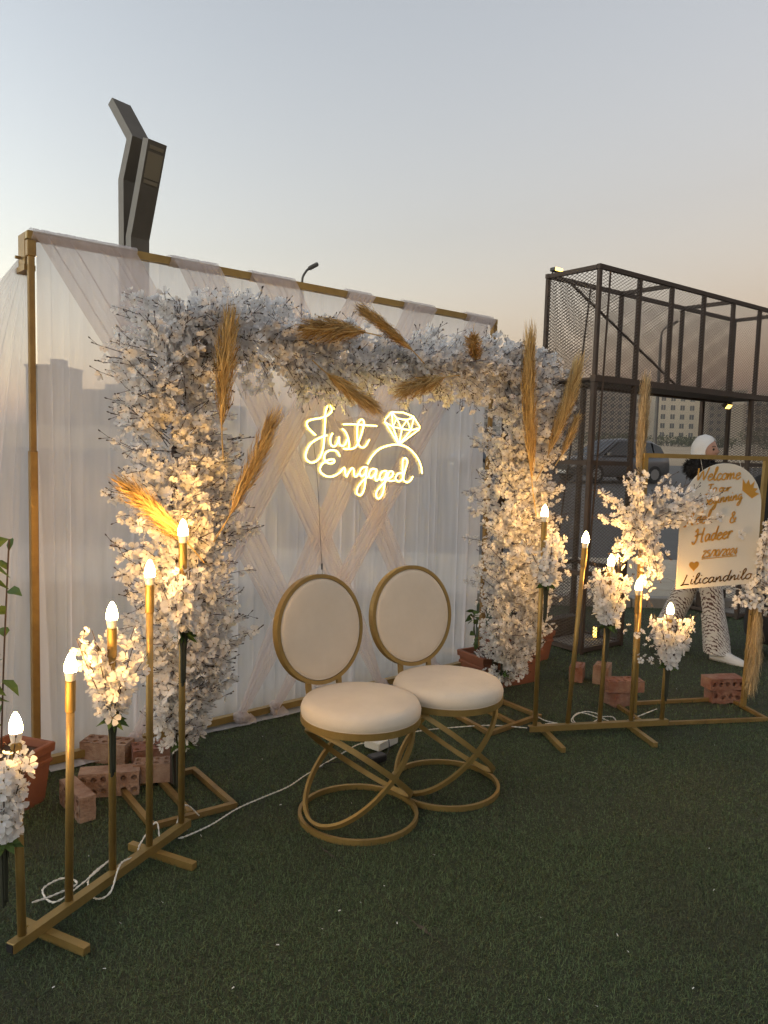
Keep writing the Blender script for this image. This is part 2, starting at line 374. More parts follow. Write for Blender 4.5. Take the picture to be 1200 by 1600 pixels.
# turf fibres: short curled blades, denser near the camera
def turf_fibres():
    segs = [(1.75, 3.0, -1.9, 1.9, 34000), (3.0, 4.4, -2.4, 2.8, 15000), (4.4, 7.6, -2.6, 4.6, 4200)]
    P = []; W = []
    for y0, y1, x0, x1, dens in segs:
        n = int((y1-y0)*(x1-x0)*dens)
        P.append(np.stack([RNG.uniform(x0, x1, n), RNG.uniform(y0, y1, n)], 1)); W.append(np.full(n, 1.0 if y0 < 3 else (1.35 if y0 < 4 else 2.1)))
    P = np.concatenate(P); W = np.concatenate(W)
    px, py = project(np.stack([P[:, 0], P[:, 1], np.zeros(len(P))], 1))
    keep = (px > -40) & (px < 1240) & (py < 1640)
    a, c = np.array([-0.23, 2.86]), np.array([0.235, 2.25]); t = np.clip(((P-a) @ (c-a))/((c-a) @ (c-a)), 0, 1)
    ds = np.hypot(*(P-(a+t[:, None]*(c-a))).T)
    keep &= (ds > 0.005+0.004*np.sin(t*40)) | (RNG.random(len(P)) < 0.45)
    P, W = P[keep], W[keep]; n = len(P)
    az = RNG.uniform(0, 2*PI, n); L = RNG.uniform(0.008, 0.020, n)*np.where(RNG.random(n) < 0.03, 1.9, 1.0); tilt = RNG.uniform(0.25, 1.45, n); curl = RNG.uniform(-0.6, 1.5, n)
    h = np.stack([np.cos(az), np.sin(az), np.zeros(n)], 1); sd = np.stack([-np.sin(az), np.cos(az), np.zeros(n)], 1)
    az2 = az+RNG.uniform(-1.6, 1.6, n); h2 = np.stack([np.cos(az2), np.sin(az2), np.zeros(n)], 1)
    w = (0.0009*W)[:, None]
    p0 = np.concatenate([P, np.zeros((n, 1))], 1)
    p1 = p0+(h*np.sin(tilt)[:, None]+Z*np.cos(tilt)[:, None])*(L*0.55)[:, None]
    t2 = np.minimum(tilt+curl, 1.75)
    p2 = p1+(h2*np.sin(t2)[:, None]+Z*np.cos(t2)[:, None])*(L*0.5)[:, None]; p2[:, 2] = np.maximum(p2[:, 2], 0.002)
    vs_ = np.stack([p0-sd*w, p0+sd*w, p1+sd*w, p1-sd*w, p2], 1).reshape(-1, 3)
    i = (np.arange(n)*5)[:, None]
    f = np.concatenate([i+np.array([0, 1, 2]), i+np.array([0, 2, 3]), i+np.array([3, 2, 4])])
    o = big_mesh('turf_fibres', vs_, f, ['blade'])
    stuff(tag(o, 'short curly dark green fibres of the artificial turf', 'turf'))
turf_fibres()
# worn seam between two turf rolls
b = MB(); sa, sb = V(-0.23, 2.86, 0.004), V(0.235, 2.25, 0.004); sd = unit(np.cross(Z, sb-sa))
SEG = 60; wsr = np.random.default_rng(77)
ws = [max(0.0004, (0.0015+0.011*math.exp(-((k-6)/5)**2)+0.013*math.exp(-((k-50)/5)**2))*wsr.uniform(0.15, 1.1)) for k in range(SEG+1)]
b.grid([[sa+(sb-sa)*k/SEG-sd*w*wsr.uniform(0.3, 1)+Z*0.002*wsr.random(), sa+(sb-sa)*k/SEG+sd*w*wsr.uniform(0.3, 1)] for k, w in enumerate(ws)])
MT['seam'] = mat('worn_turf_backing', (0.085, 0.07, 0.05), 0.95, 0, (40, 0.2, (0.07, 0.055, 0.038)))
struct(b.build('turf_seam', 'seam'))
# litter: pale paper and petal flecks
b = MB()
for k in range(70):
    y = 2.0+4.5*random.random()**1.3; x = random.uniform(-0.5*y, 0.52*y); a = random.uniform(0, PI)
    l, w = random.uniform(0.002, 0.006), random.uniform(0.001, 0.0022); c = V(x, y, random.uniform(0.014, 0.022))
    u = V(math.cos(a), math.sin(a), random.uniform(-0.3, 0.3)); q = V(-math.sin(a), math.cos(a), 0.1)
    b.add([c-u*l-q*w, c+u*l-q*w*0.5, c+u*l*0.7+q*w+Z*0.002, c-u*l*0.8+q*w], [(0, 1, 2, 3)])
stuff(tag(b.build('litter_flecks', 'white_plastic'), 'tiny pale paper and petal flecks scattered on the turf', 'litter'))

# ------------------------------------------------------------------ backdrop frame
FR_W, FR_H = 3.03, 2.42
fr = thing('backdrop_frame', 'tall gold square-tube backdrop frame carrying the white sheer curtains', 'frame', BD(0, 0, 0))
ax_b = (bd_d, bd_n, Z)
for u in (0.0, FR_W):
    b = MB(); b.box(BD(u, 0, FR_H/2+0.40), (0.0135, 0.0135, FR_H/2-0.44), ax_b, bev=0.003)
    b.build('post', 'gold_dull', fr)
    b = MB(); b.box(BD(u, 0, 0.74), (0.0170, 0.0170, 0.74), ax_b, bev=0.003); b.build('post_sleeve', 'gold_dull', fr)
    b = MB(); b.box(BD(u, 0, FR_H-0.055), (0.0185, 0.0185, 0.035), ax_b, bev=0.003); b.build('corner_sleeve', 'gold_dull', fr)
b = MB(); b.box(BD(FR_W/2, 0, FR_H), (FR_W/2+0.02, 0.018, 0.018), ax_b, bev=0.003); b.build('top_rail', 'gold', fr)
b = MB(); b.box(BD(FR_W/2, 0.03, 0.045), (FR_W/2, 0.018, 0.018), ax_b, bev=0.003); b.build('bottom_rail', 'gold', fr)
b = MB(); b.box(BD(0.0, -0.085, FR_H-0.05), (0.016, 0.05, 0.07), ax_b, bev=0.003)
b.box(BD(0.0, -0.085, FR_H-0.135), (0.024, 0.07, 0.012), ax_b); b.box(BD(-0.03, -0.085, FR_H-0.085), (0.012, 0.006, 0.006), ax_b)
b.build('hinge_bracket', 'gold_dull', fr)
for u in (-0.02, FR_W+0.02):
    b = MB(); b.box(BD(u, -0.25, 0.016), (0.016, 0.42, 0.014), ax_b, bev=0.003); b.build('foot', 'gold_dull', fr)

# ------------------------------------------------------------------ sheer curtains
def fold_noise(seed, n):
    r = np.random.default_rng(seed); k = np.arange(1, 9)
    fr_ = r.uniform(0.6, 1.0, 8)*k*n/4.0; ph = r.uniform(0, 2*PI, 8); am = r.uniform(0.4, 1, 8)/np.sqrt(k)
    return lambda x, dr=0.0: (am*np.sin(2*PI*fr_*x+ph+dr*k*0.35)).sum()/2.6
def pleats(seed, ks, As):
    """gathered cloth: sideways slip that folds the sheet over itself, and the matching depth"""
    r = np.random.default_rng(seed); ph = r.uniform(0, 2*PI, len(ks)); dr = r.uniform(-1.6, 1.6, len(ks)); k = np.array(ks)*r.uniform(0.9, 1.1, len(ks)); A = np.array(As)
    def f(x, t, g=1.0):
        a = 2*PI*k*x+ph+dr*t; m = 0.65+0.35*np.sin(2*PI*x*k*0.137+ph*2)
        return x+g*(A*m*np.sin(a)/(2*PI*k)).sum(), (A*m*np.cos(a)/np.sqrt(k)).sum()
    return f
def back_curtain():
    pf = pleats(3, [9, 21, 34, 47, 63], [0.6, 0.75, 0.85, 0.75, 0.5]); fl = fold_noise(5, 5); b = MB(); nu, nz = 820, 16; rows = []
    for j in range(nz+1):
        t = j/nz; z = FR_H+0.012-t*(FR_H-0.01)
        row = []
        for i in range(nu+1):
            u, dp = pf(i/nu, t, 0.75+0.4*t); amp = 0.006+0.022*min(1, t*2.5)
            row.append(BD(0.02+u*(FR_W-0.04), -0.045+amp*dp+0.02*t*fl(i/nu, t), z))
        rows.append(row)
    # hem that slips under the bottom rail and lies on the turf in front of it
    for zz, ff in ((0.020, 0.0), (0.012, 0.06), (0.014, 0.10)):
        rows.append([BD(0.02+pf(i/nu, 1.0, 1.15)[0]*(FR_W-0.04), ff+0.035*fl(i/nu, ff*9)*(ff > 0.03), zz+0.014*abs(fl(i/nu, 2+ff*20))*(ff > 0.03)) for i in range(nu+1)])
    b.grid(rows)
    tag(b.build('sheer_curtain', 'sheer', origin=BD(0, 0, 0), smooth=True), 'wide white sheer curtain hanging straight behind the crossed sashes', 'curtain')
back_curtain()
def side_curtain():
    pf = pleats(21, [3, 7, 13, 21], [0.7, 0.9, 0.9, 0.6]); b = MB(); rows = []; n, m = 240, 18
    for j in range(m+1):
        t = j/m; row = []
        for i in range(n+1):
            x, dp = pf(i/n, t*0.7, 1.2); spread = 0.05+1.15*t**0.85
            row.append(BD(0.03-x*spread*0.95, -0.13+0.05*t-x*0.25*t+0.03*dp*(0.25+t), 2.34-t*2.33))
        rows.append(row)
    b.grid(rows)
    tag(b.build('sheer_side_curtain', 'sheer', origin=BD(-0.1, -0.1, 0), smooth=True), 'white sheer curtain fanning outward from the left corner of the backdrop frame', 'curtain')
side_curtain()
# gathered drape from the left corner, fanned below the rail
def sash(u0, u1, ub, label, seed, mid_w, order, knot=True, t_end=1.0, top_only=None):
    pf = pleats(seed, [2, 4.5, 8, 13], [0.5, 0.8, 0.95, 0.8]); b = MB(); n, m = 170, 40; rows = []
    uc = (u0+u1)/2
    for j in range(m+1):
        t = j/m
        w_top, w_bot = (u1-u0), 0.05
        k = 1/(1+math.exp(-(t-0.30)*9))
        w = w_top*(1-k)+mid_w*k
        if t > 0.84: w = w*(1-(t-0.84)/0.16)+w_bot*((t-0.84)/0.16)
        c = uc+(ub-uc)*(t**0.96)
        z = FR_H+0.005-t*(FR_H-0.05)
        row = []
        dirn = unit(V(ub-uc, FR_H)); lat = V(dirn[1], dirn[0])          # sideways direction in (u, z)
        blend = min(1, t*2.2)
        for i in range(n+1):
            x, dp = pf(i/n, t*0.8, 1.1); s = x-0.5
            du, dz = s*w*(1-blend+blend*lat[0]), s*w*blend*lat[1]*0.9
            f = 0.030+order*0.014+0.013*dp*(0.4+0.6*math.sin(min(1, t*4)*PI/2))+0.012*(1-4*s*s)+0.02*math.sin(t*PI)
            row.append(BD(c+du, f, z+dz if t > 0.02 else z))
        rows.append(row)
    b.grid(rows)
    o = tag(b.build('draped_curtain', 'sash', origin=BD(uc, 0, 0), smooth=True), label, 'drape', 'crossed sheer sashes')
    # sleeve of gathers round the rail
    b = MB(); rows = []; r2 = np.random.default_rng(seed)
    K = max(10, int((u1-u0)/0.006)); rad = 0.027+0.004*r2.random(K+1)
    for i in range(K+1):
        u = u0+(u1-u0)*i/K
        rows.append([BD(u+0.004*math.sin(a*2), rad[i]*1.05*math.cos(a), FR_H+rad[i]*math.sin(a)+0.004) for a in np.linspace(-PI*0.5, PI*1.5, 13)])
    b.grid(rows); b.build('rail_wrap', 'sash', o, smooth=True)
    if knot:
        b = MB(); r3 = np.random.default_rng(seed+50)
        for q in range(3):
            c = BD(ub+r3.uniform(-0.02, 0.02), 0.045+r3.uniform(0, 0.02), 0.05+r3.uniform(-0.02, 0.03)); R = r3.uniform(0.022, 0.036)
            rings = []
            for i in range(9):
                th = PI*i/8
                rings.append([c+V(0, 0, 1)*R*math.cos(th)+(bd_d*math.cos(p)+bd_n*math.sin(p))*R*math.sin(th)*(1+0.25*math.sin(3*p+i+q*2)+0.15*math.sin(7*p+2*i)) for p in np.linspace(0, 2*PI, 15)[:-1]])
            b.loft(rings, caps=False)
        tail = [[BD(ub-0.03+0.02*j+0.012*math.sin(i*1.3+j), 0.05+0.012*i+0.006*math.sin(j*2+i), max(0.012, 0.05-0.014*i+0.008*math.sin(j*3))) for j in range(6)] for i in range(5)]
        b.grid(tail)
        b.build('knot', 'sash', o, smooth=True)
    return o
sash(0.0, 0.47, 1.63, 'broad sheer sash gathered on the rail beside the left post, falling to the right', 31, 0.17, 0)
sash(0.64, 0.90, 2.04, 'sheer sash tied to the rail above the left flower column, falling to the right', 32, 0.14, 1)
sash(1.09, 1.37, 2.55, 'sheer sash tied to the rail left of the street lamp, falling to the right', 33, 0.14, 0)
sash(1.73, 1.92, 0.44, 'sheer sash tied mid-rail whose knot sits by the bricks, falling to the left', 34, 0.13, 2)
sash(2.17, 2.44, 1.05, 'sheer sash with the larger knot on the bottom rail, falling to the left', 35, 0.15, 1)
sash(2.73, 3.00, 1.26, 'sheer sash wrapped at the right end of the rail, falling to the left', 36, 0.13, 2)

# ------------------------------------------------------------------ blossoms
def blossom_mesh(seed):
    r = np.random.default_rng(seed); vs_, fs, mi = [], [], []
    cup = (0.15, 0.3, 0.45, 0.6, 0.9, 0.35)[seed % 6]
    for k in range(5):
        a = 2*PI*k/5+r.uniform(-0.12, 0.12); L = r.uniform(0.9, 1.1); c = cup+r.uniform(-0.12, 0.2); tw = r.uniform(-0.12, 0.12)
        d = np.array([math.cos(a), math.sin(a), 0]); s = np.array([-d[1], d[0], 0])
        o = len(vs_)
        pts = [d*0.06, d*0.55*L-s*0.36+Z*(c*0.36+0.08-tw), d*0.58*L+Z*c*0.26, d*0.55*L+s*0.36+Z*(c*0.36+0.08+tw),
               d*0.90*L-s*0.33+Z*(c*0.72+r.uniform(-0.16, 0.24)), d*0.97*L+Z*(c*0.80+r.uniform(-0.2, 0.16)), d*0.90*L+s*0.33+Z*(c*0.72+r.uniform(-0.16, 0.24))]
        vs_ += pts; fs += [(o, o+1, o+2), (o, o+2, o+3), (o+1, o+4, o+5), (o+1, o+5, o+2), (o+2, o+5, o+6), (o+2, o+6, o+3)]; mi += [0]*6
    if seed % 2 == 0:                                     # a few small inner petals
        for k in range(3):
            a = 2*PI*k/3+r.uniform(0, 1); d = np.array([math.cos(a), math.sin(a), 0]); s = np.array([-d[1], d[0], 0]); o = len(vs_)
            vs_ += [d*0.05+Z*0.04, d*0.36-s*0.24+Z*0.34, d*0.42+Z*0.26, d*0.36+s*0.24+Z*0.36, d*0.55+Z*r.uniform(0.42, 0.6)]
            fs += [(o, o+1, o+2), (o, o+2, o+3), (o+1, o+4, o+2), (o+2, o+4, o+3)]; mi += [0]*4
    o = len(vs_)
    vs_ += [Z*0.26]+[np.array([math.cos(2*PI*k/6)*0.13, math.sin(2*PI*k/6)*0.13, 0.06]) for k in range(6)]
    fs += [(o, o+1+k, o+1+(k+1) % 6) for k in range(6)]; mi += [1]*6
    return np.array(vs_), np.array(fs), np.array(mi)
BLS = [blossom_mesh(s) for s in range(6)]
BL_ME = []
for v_, f_, m_ in BLS:
    me = bpy.data.meshes.new('blossom'); me.from_pydata([tuple(p) for p in v_], [], [tuple(map(int, q)) for q in f_])
    me.materials.append(MT['petal']); me.materials.append(MT['stamen']); me.polygons.foreach_set('material_index', m_.astype(np.int32))
    me.polygons.foreach_set('use_smooth', [True]*len(f_)); me.update(); BL_ME.append(me)

class Flora:
    """sprays: a bent twig set with blossoms; collected, then linked under one thing"""
    def __init__(s, seed): s.r = np.random.default_rng(seed); s.bp, s.bn, s.bs = [], [], []; s.tw = MB(); s.lf = MB()
    def spray(s, base, d, L, bend=0.0, t0=0.22, step=0.021, size=0.0265, side=0.029, tips=True, tw=0.0019):
        r = s.r; base = np.asarray(base, float); d = unit(d); q = unit(np.cross(d, r.normal(size=3))); 
        cv = q*L*r.uniform(-0.16, 0.16)+V(0, 0, -1)*bend*L
        P = lambda t: base+d*L*t+cv*t*t
        s.tw.tube([P(t) for t in np.linspace(0, 1, 6)], [tw*1.3, tw*1.2, tw*1.1, tw, tw*0.8, tw*0.6], 3)
        n = max(2, int(L*(1-t0)/step)); ph = r.uniform(0, 6.28)
        for i in range(n):
            t = t0+(0.97-t0)*(i+r.uniform(0.1, 0.9))/n; ph += 2.4+r.uniform(-0.5, 0.5)
            q2 = np.cross(d, q); o = q*math.cos(ph)+q2*math.sin(ph)
            k = side*r.uniform(0.5, 1.15)*(1.05-0.45*t)
            p = P(t)+o*k
            s.bp.append(p); s.bn.append(unit(o*0.9+d*0.45+r.normal(size=3)*0.35)); s.bs.append(size*r.uniform(0.68, 1.25)*(1.1-0.3*t))
            if i % 3 == 0: s.tw.tube([P(max(0, t-0.05)), p-o*0.004], [tw*0.8, tw*0.6], 3)
        if tips:
            for k in range(int(r.integers(1, 4))):
                dd = unit(d+r.normal(size=3)*0.4); e = P(r.uniform(0.86, 1.0)); l = r.uniform(0.018, 0.045)
                s.tw.tube([e, e+dd*l, e+dd*(l+0.003), e+dd*(l+0.010), e+dd*(l+0.013)], [tw*0.55, tw*0.5, tw*1.2, tw*1.5, tw*0.3], 4)
    def leaf(s, base, d, L, w, droop=0.3):
        d = unit(d); sd_ = unit(np.cross(d, s.r.normal(size=3))); nn_ = np.cross(sd_, d)
        c = [base+d*L*t-V(0, 0, 1)*droop*L*t*t for t in (0, 0.3, 0.65, 1)]
        s.lf.add([c[0], c[1]-sd_*w, c[1]+nn_*w*0.25, c[1]+sd_*w, c[2]-sd_*w*0.8, c[2]+nn_*w*0.2, c[2]+sd_*w*0.8, c[3]],
                 [(0, 1, 2), (0, 2, 3), (1, 4, 5, 2), (2, 5, 6, 3), (4, 7, 5), (5, 7, 6)])
    def build(s, root, single=300):
        p = np.array(s.bp); n = np.array(s.bn); sz = np.array(s.bs); N = len(p); r = s.r
        ref = np.where(np.abs(n[:, 2:3]) < 0.9, [[0, 0, 1.0]], [[1.0, 0, 0]]); u = np.cross(ref, n); u /= np.linalg.norm(u, axis=1)[:, None]
        w = np.cross(n, u); a = r.uniform(0, 6.28, N)[:, None]
        ux = u*np.cos(a)+w*np.sin(a); wx = np.cross(n, ux)
        var = r.integers(0, len(BLS), N)
        # which blossoms does the photograph show: nearest in each small patch
        px, py = project(p); d = np.linalg.norm(p-np.array([0, 0, CAM_H]), axis=1)
        cell = {}
        for i in np.argsort(d):
            key = (int(px[i]//9), int(py[i]//9))
            if key not in cell and -20 < px[i] < 1220: cell[key] = i
        front = sorted(cell.values(), key=lambda i: d[i]/sz[i])[:single]
        fs = set(front); lo = np.array(root_loc(root))
        for i in front:
            o = link('blossom', BL_ME[var[i]], root); k = sz[i]
            m = Matrix(((ux[i][0]*k, wx[i][0]*k, n[i][0]*k, p[i][0]-lo[0]), (ux[i][1]*k, wx[i][1]*k, n[i][1]*k, p[i][1]-lo[1]), (ux[i][2]*k, wx[i][2]*k, n[i][2]*k, p[i][2]-lo[2]), (0, 0, 0, 1)))
            o.matrix_local = m
        rest = [i for i in range(N) if i not in fs]
        vv, ff, mm, off = [], [], [], 0
        for k in range(len(BLS)):
            idx = [i for i in rest if var[i] == k]
            if not idx: continue
            bv, bf, bm = BLS[k]; Rm = np.stack([ux[idx], wx[idx], n[idx]], 2)*sz[idx][:, None, None]
            vv.append((np.einsum('nij,vj->nvi', Rm, bv)+p[idx][:, None, :]).reshape(-1, 3))
            ff.append((bf[None]+(np.arange(len(idx))*len(bv))[:, None, None]+off).reshape(-1, 3)); mm.append(np.tile(bm, len(idx))); off += len(idx)*len(bv)
        if vv: stuff(big_mesh('blossom_mass', np.concatenate(vv), np.concatenate(ff), ['petal', 'stamen'], np.concatenate(mm), root, True))
        if s.tw.v: stuff(s.tw.build('twigs', 'twig', root))
        if s.lf.v: stuff(s.lf.build('leaves', 'leaf', root))

def column(root, sc, prof, N, seed, dep=0.8):
    fl = Flora(seed); r = fl.r; zs = [q[0] for q in prof]; Rs = [q[1] for q in prof]; cs = [q[2] for q in prof]
    for k in range(N):
        z = r.uniform(zs[0], zs[-1]); R = np.interp(z, zs, Rs); c = np.interp(z, zs, cs)
        ph = r.normal(0, 0.95) if r.random() < 0.82 else r.uniform(0, 2*PI)      # 0 = towards the viewer
        dl, df = math.sin(ph), math.cos(ph)
        upk = r.uniform(0.05, 0.8)
        d = ar_d*dl+ar_n*df*dep+Z*upk
        L = R*r.uniform(0.75, 1.12)*math.sqrt(1+upk*upk*0.5)
        fl.spray(AR(sc+c, 0, max(0.12, z-upk*R*0.6))+ar_d*dl*0.03, d, L, r.uniform(-0.05, 0.25), t0=0.3, tips=r.random() < 0.5)
    for k in range(80):                                   # short sprays that close the front
        z = r.uniform(zs[1]+0.05, zs[-1]-0.1); R = np.interp(z, zs, Rs); c = np.interp(z, zs, cs)
        fl.spray(AR(sc+c+r.normal()*R*0.35, 0.03, z-0.06), ar_n+ar_d*r.normal()*0.35+Z*r.uniform(0.1, 0.7), 0.19, 0.1, t0=0.25, tips=r.random() < 0.3)
    for k in range(40):                                   # wispy twigs beyond the mass
        z = r.uniform(zs[1], zs[-1]); R = np.interp(z, zs, Rs); c = np.interp(z, zs, cs); sd_ = r.choice((-1, 1)); a = r.uniform(0.0, 1.0)
        fl.spray(AR(sc+c, 0.05, z-0.06), ar_d*sd_+ar_n*r.uniform(0, 0.6)+Z*a, R*r.uniform(1.15, 1.45), 0.0, t0=0.5, step=0.030, size=0.024, side=0.022)
    return fl
def base_frame(root, corners, mids, w=0.012, h=0.012):
    c = [np.asarray((*q, 0), float) for q in corners]
    for i in range(4):
        a, e = c[i], c[(i+1) % 4]; t = unit(e-a)
        b = MB(); b.box((a+e)/2+Z*(h+0.003), (np.linalg.norm(e-a)/2+(w if i % 2 == 0 else -w), w, h), (t, np.cross(Z, t), Z), bev=0.002); b.build('base_bar', 'gold_dull', root)
    if mids:
        a, e = [np.asarray((*q, 0), float) for q in mids]; t = unit(e-a)
        b = MB(); b.box((a+e)/2+Z*(h+0.003), (np.linalg.norm(e-a)/2-w, w, h), (t, np.cross(Z, t), Z), bev=0.002); b.build('base_bar', 'gold_dull', root)

# left column
r1 = thing('flower_column', 'full white blossom column with a gold floor frame beside the loose bricks', 'flower column', AR(0, 0, 0), 'white blossom columns of the arch')
base_frame(r1, [(-1.13, 3.266), (-0.852, 3.464), (-0.601, 3.13), (-0.884, 2.93)], [(-0.985, 3.36), (-0.755, 3.035)])
b = MB(); b.box(AR(0, -0.02, 1.05), (0.014, 0.014, 1.02), (ar_d, ar_n, Z)); b.build('stand_post', 'twig', r1)
b = MB()
for k in range(9): b.tube([AR(0.02*math.cos(k*2.1), 0.02+0.02*math.sin(k*2.1), 0.03), AR(0.05*math.cos(k*2.1), 0.02+0.05*math.sin(k*2.1), 0.42)], 0.006, 5)
b.build('stem_bundle', 'stem', r1)
fl = column(r1, 0, [(0.22, 0.09, 0.0), (0.36, 0.14, 0.0), (0.6, 0.21, 0.03), (1.0, 0.25, 0.0), (1.3, 0.26, 0.0), (1.6, 0.235, -0.02), (1.8, 0.25, -0.05), (2.0, 0.25, -0.03), (2.12, 0.22, 0.03)], 400, 101)
for k in range(9): fl.leaf(AR(0.0, 0.05, 0.24), ar_d*math.cos(k*0.9)+ar_n*abs(math.sin(k*0.9))-Z*0.1, 0.07, 0.016)
fl.build(r1)
# right column
r2 = thing('flower_column', 'full white blossom column in front of the terracotta planter, beside the steel gate', 'flower column', AR(2.09, 0, 0), 'white blossom columns of the arch')
base_frame(r2, [(0.755, 4.562), (0.93, 4.324), (0.606, 4.034), (0.407, 4.366)], [(0.60, 4.46), (0.77, 4.18)])
b = MB(); b.box(AR(2.09, -0.02, 1.05), (0.014, 0.014, 1.02), (ar_d, ar_n, Z)); b.build('stand_post', 'twig', r2)
b = MB()
for k in range(9): b.tube([AR(2.09+0.02*math.cos(k*2.1), 0.02+0.02*math.sin(k*2.1), 0.03), AR(2.09+0.05*math.cos(k*2.1), 0.02+0.05*math.sin(k*2.1), 0.36)], 0.006, 5)
b.build('stem_bundle', 'stem', r2)
fl = column(r2, 2.09, [(0.14, 0.10, 0.06), (0.3, 0.22, 0.08), (0.5, 0.28, 0.08), (0.9, 0.30, 0.05), (1.3, 0.27, 0.06), (1.6, 0.28, 0.05), (1.85, 0.26, 0.12), (2.05, 0.22, 0.14), (2.12, 0.16, 0.14)], 410, 102)
for k in range(7): fl.leaf(AR(2.09, 0.05, 0.2), ar_d*math.cos(k*1.1)+ar_n*abs(math.sin(k*1.1)), 0.07, 0.016)
fl.build(r2)
# garland
r3 = thing('flower_garland', 'white blossom garland bridging the two flower columns above the neon sign', 'garland', AR(1.05, 0, 1.98))
b = MB(); b.box(AR(1.05, -0.02, 2.03), (1.06, 0.013, 0.013), (ar_d, ar_n, Z)); b.build('support_bar', 'gold_dull', r3)
fl = Flora(103)
for k in range(400):
    r = fl.r; s = r.uniform(-0.02, 2.2); R = np.interp(s, [0, 0.3, 0.6, 1.0, 1.5, 1.9, 2.2], [0.15, 0.24, 0.24, 0.20, 0.22, 0.22, 0.2]); ph = r.normal(0.1, 1.0)
    zc = np.interp(s, [0, 0.35, 0.8, 1.3, 1.8, 2.2], [2.02, 2.0, 1.96, 1.97, 2.03, 2.04])
    d = ar_n*math.cos(ph)*0.85+Z*math.sin(ph)+ar_d*r.uniform(-0.6, 0.6)
    fl.spray(AR(s, -0.01, zc), d, R*r.uniform(0.8, 1.15), r.uniform(0.0, 0.25), t0=0.3, tips=r.random() < 0.5)
fl.build(r3)

# ------------------------------------------------------------------ pampas plumes
def plume(p0, p1, label, seed, width=0.045, n=420, stalk=0.25, m='plume', group='dried pampas plumes', curve=0.06):
    """p0 root, p1 tip"""
    r = np.random.default_rng(seed); p0, p1 = np.asarray(p0, float), np.asarray(p1, float); d = unit(p1-p0); L = np.linalg.norm(p1-p0)
    q = unit(np.cross(d, V(0.2, -1, 0.1))); cv = q*L*curve*r.choice((-1, 1))
    P = lambda t: p0+d*L*t+cv*t*(1-t)*2
    root = thing('pampas_plume', label, 'pampas plume', p0, group)
    b = MB(); b.tube([P(t) for t in np.linspace(-stalk, 0.92, 8)], [0.003]*7+[0.001], 5); b.build('stalk', 'plume_stalk', root)
    vs_, fs = [], []
    q2 = np.cross(d, q)
    for k in range(int(n*1.5)):
        t = r.uniform(0.0, 0.78)**0.9; a = r.uniform(0, 6.28); o = q*math.cos(a)+q2*math.sin(a)
        ln = L*r.uniform(0.20, 0.42)*(1.08-0.45*t); wd = width*0.92*math.sin(min(1.0, t*0.9+0.32)*PI*0.72)*r.random()**0.6
        w = r.uniform(0.0009, 0.0021); sd_ = unit(np.cross(d, o)+r.normal(size=3)*0.5)*w; wv = unit(r.normal(size=3))*ln*0.05
        a0 = P(t)+o*wd*0.15; a1 = a0+d*ln*0.35+o*wd*0.65+wv; a2 = a0+d*ln*0.72+o*wd*1.0-wv-Z*0.006; a3 = a0+d*ln+o*wd*r.uniform(0.7, 1.5)-Z*0.02*r.random()+r.normal(size=3)*0.006
        i = len(vs_); vs_ += [a0-sd_*0.6, a0+sd_*0.6, a1+sd_, a1-sd_, a2+sd_*0.8, a2-sd_*0.8, a3]
        fs += [(i, i+1, i+2), (i, i+2, i+3), (i+3, i+2, i+4), (i+3, i+4, i+5), (i+5, i+4, i+6)]
    stuff(big_mesh('plume_strands', vs_, fs, [m], None, root))
    return root
AF = lambda s, z, f=0.24: AR(s, f, z)
plume(AF(0.08, 1.60), AF(0.13, 2.10), 'tall golden pampas plume upright near the top of the left flower column', 1, 0.05)
plume(AF(0.12, 1.24), AF(0.33, 1.70), 'golden pampas plume leaning right out of the left flower column', 2, 0.045)
plume(AF(-0.06, 1.13), AF(-0.37, 1.40), 'golden pampas plume sticking out to the left of the left column', 3, 0.045)
plume(AF(0.83, 2.07, .22), AF(0.46, 2.04, .22), 'thick golden pampas plume lying level at the left of the garland', 4, 0.06, 600)
plume(AF(1.14, 2.02, .2), AF(0.78, 2.19, .2), 'golden pampas plume slanting up to the left at the middle of the garland', 5, 0.035)
plume(AF(1.70, 2.03, .1), AF(1.46, 2.14, .3), 'short bushy pampas plume near the right end of the garland', 6, 0.05, 350)
plume(AF(0.62, 1.87, .2), AF(0.94, 1.72, .22), 'golden pampas plume hanging down just above the first neon word', 7, 0.045)
plume(AF(1.38, 1.91, .2), AF(1.02, 1.79, .22), 'golden pampas plume under the garland, pointing down to the left of the neon ring', 8, 0.05)
plume(AF(2.02, 1.38, .26), AF(1.98, 2.24, .26), 'longest golden pampas plume standing along the right flower column', 9, 0.042, 700)
plume(AF(2.16, 1.52, .26), AF(2.48, 2.14, .2), 'golden pampas plume leaning right at the top of the right column', 10, 0.05, 500)
plume(AF(2.28, 1.52, .26), AF(2.47, 1.78, .22), 'small golden pampas plume below the leaning one on the right column', 12, 0.035, 260)

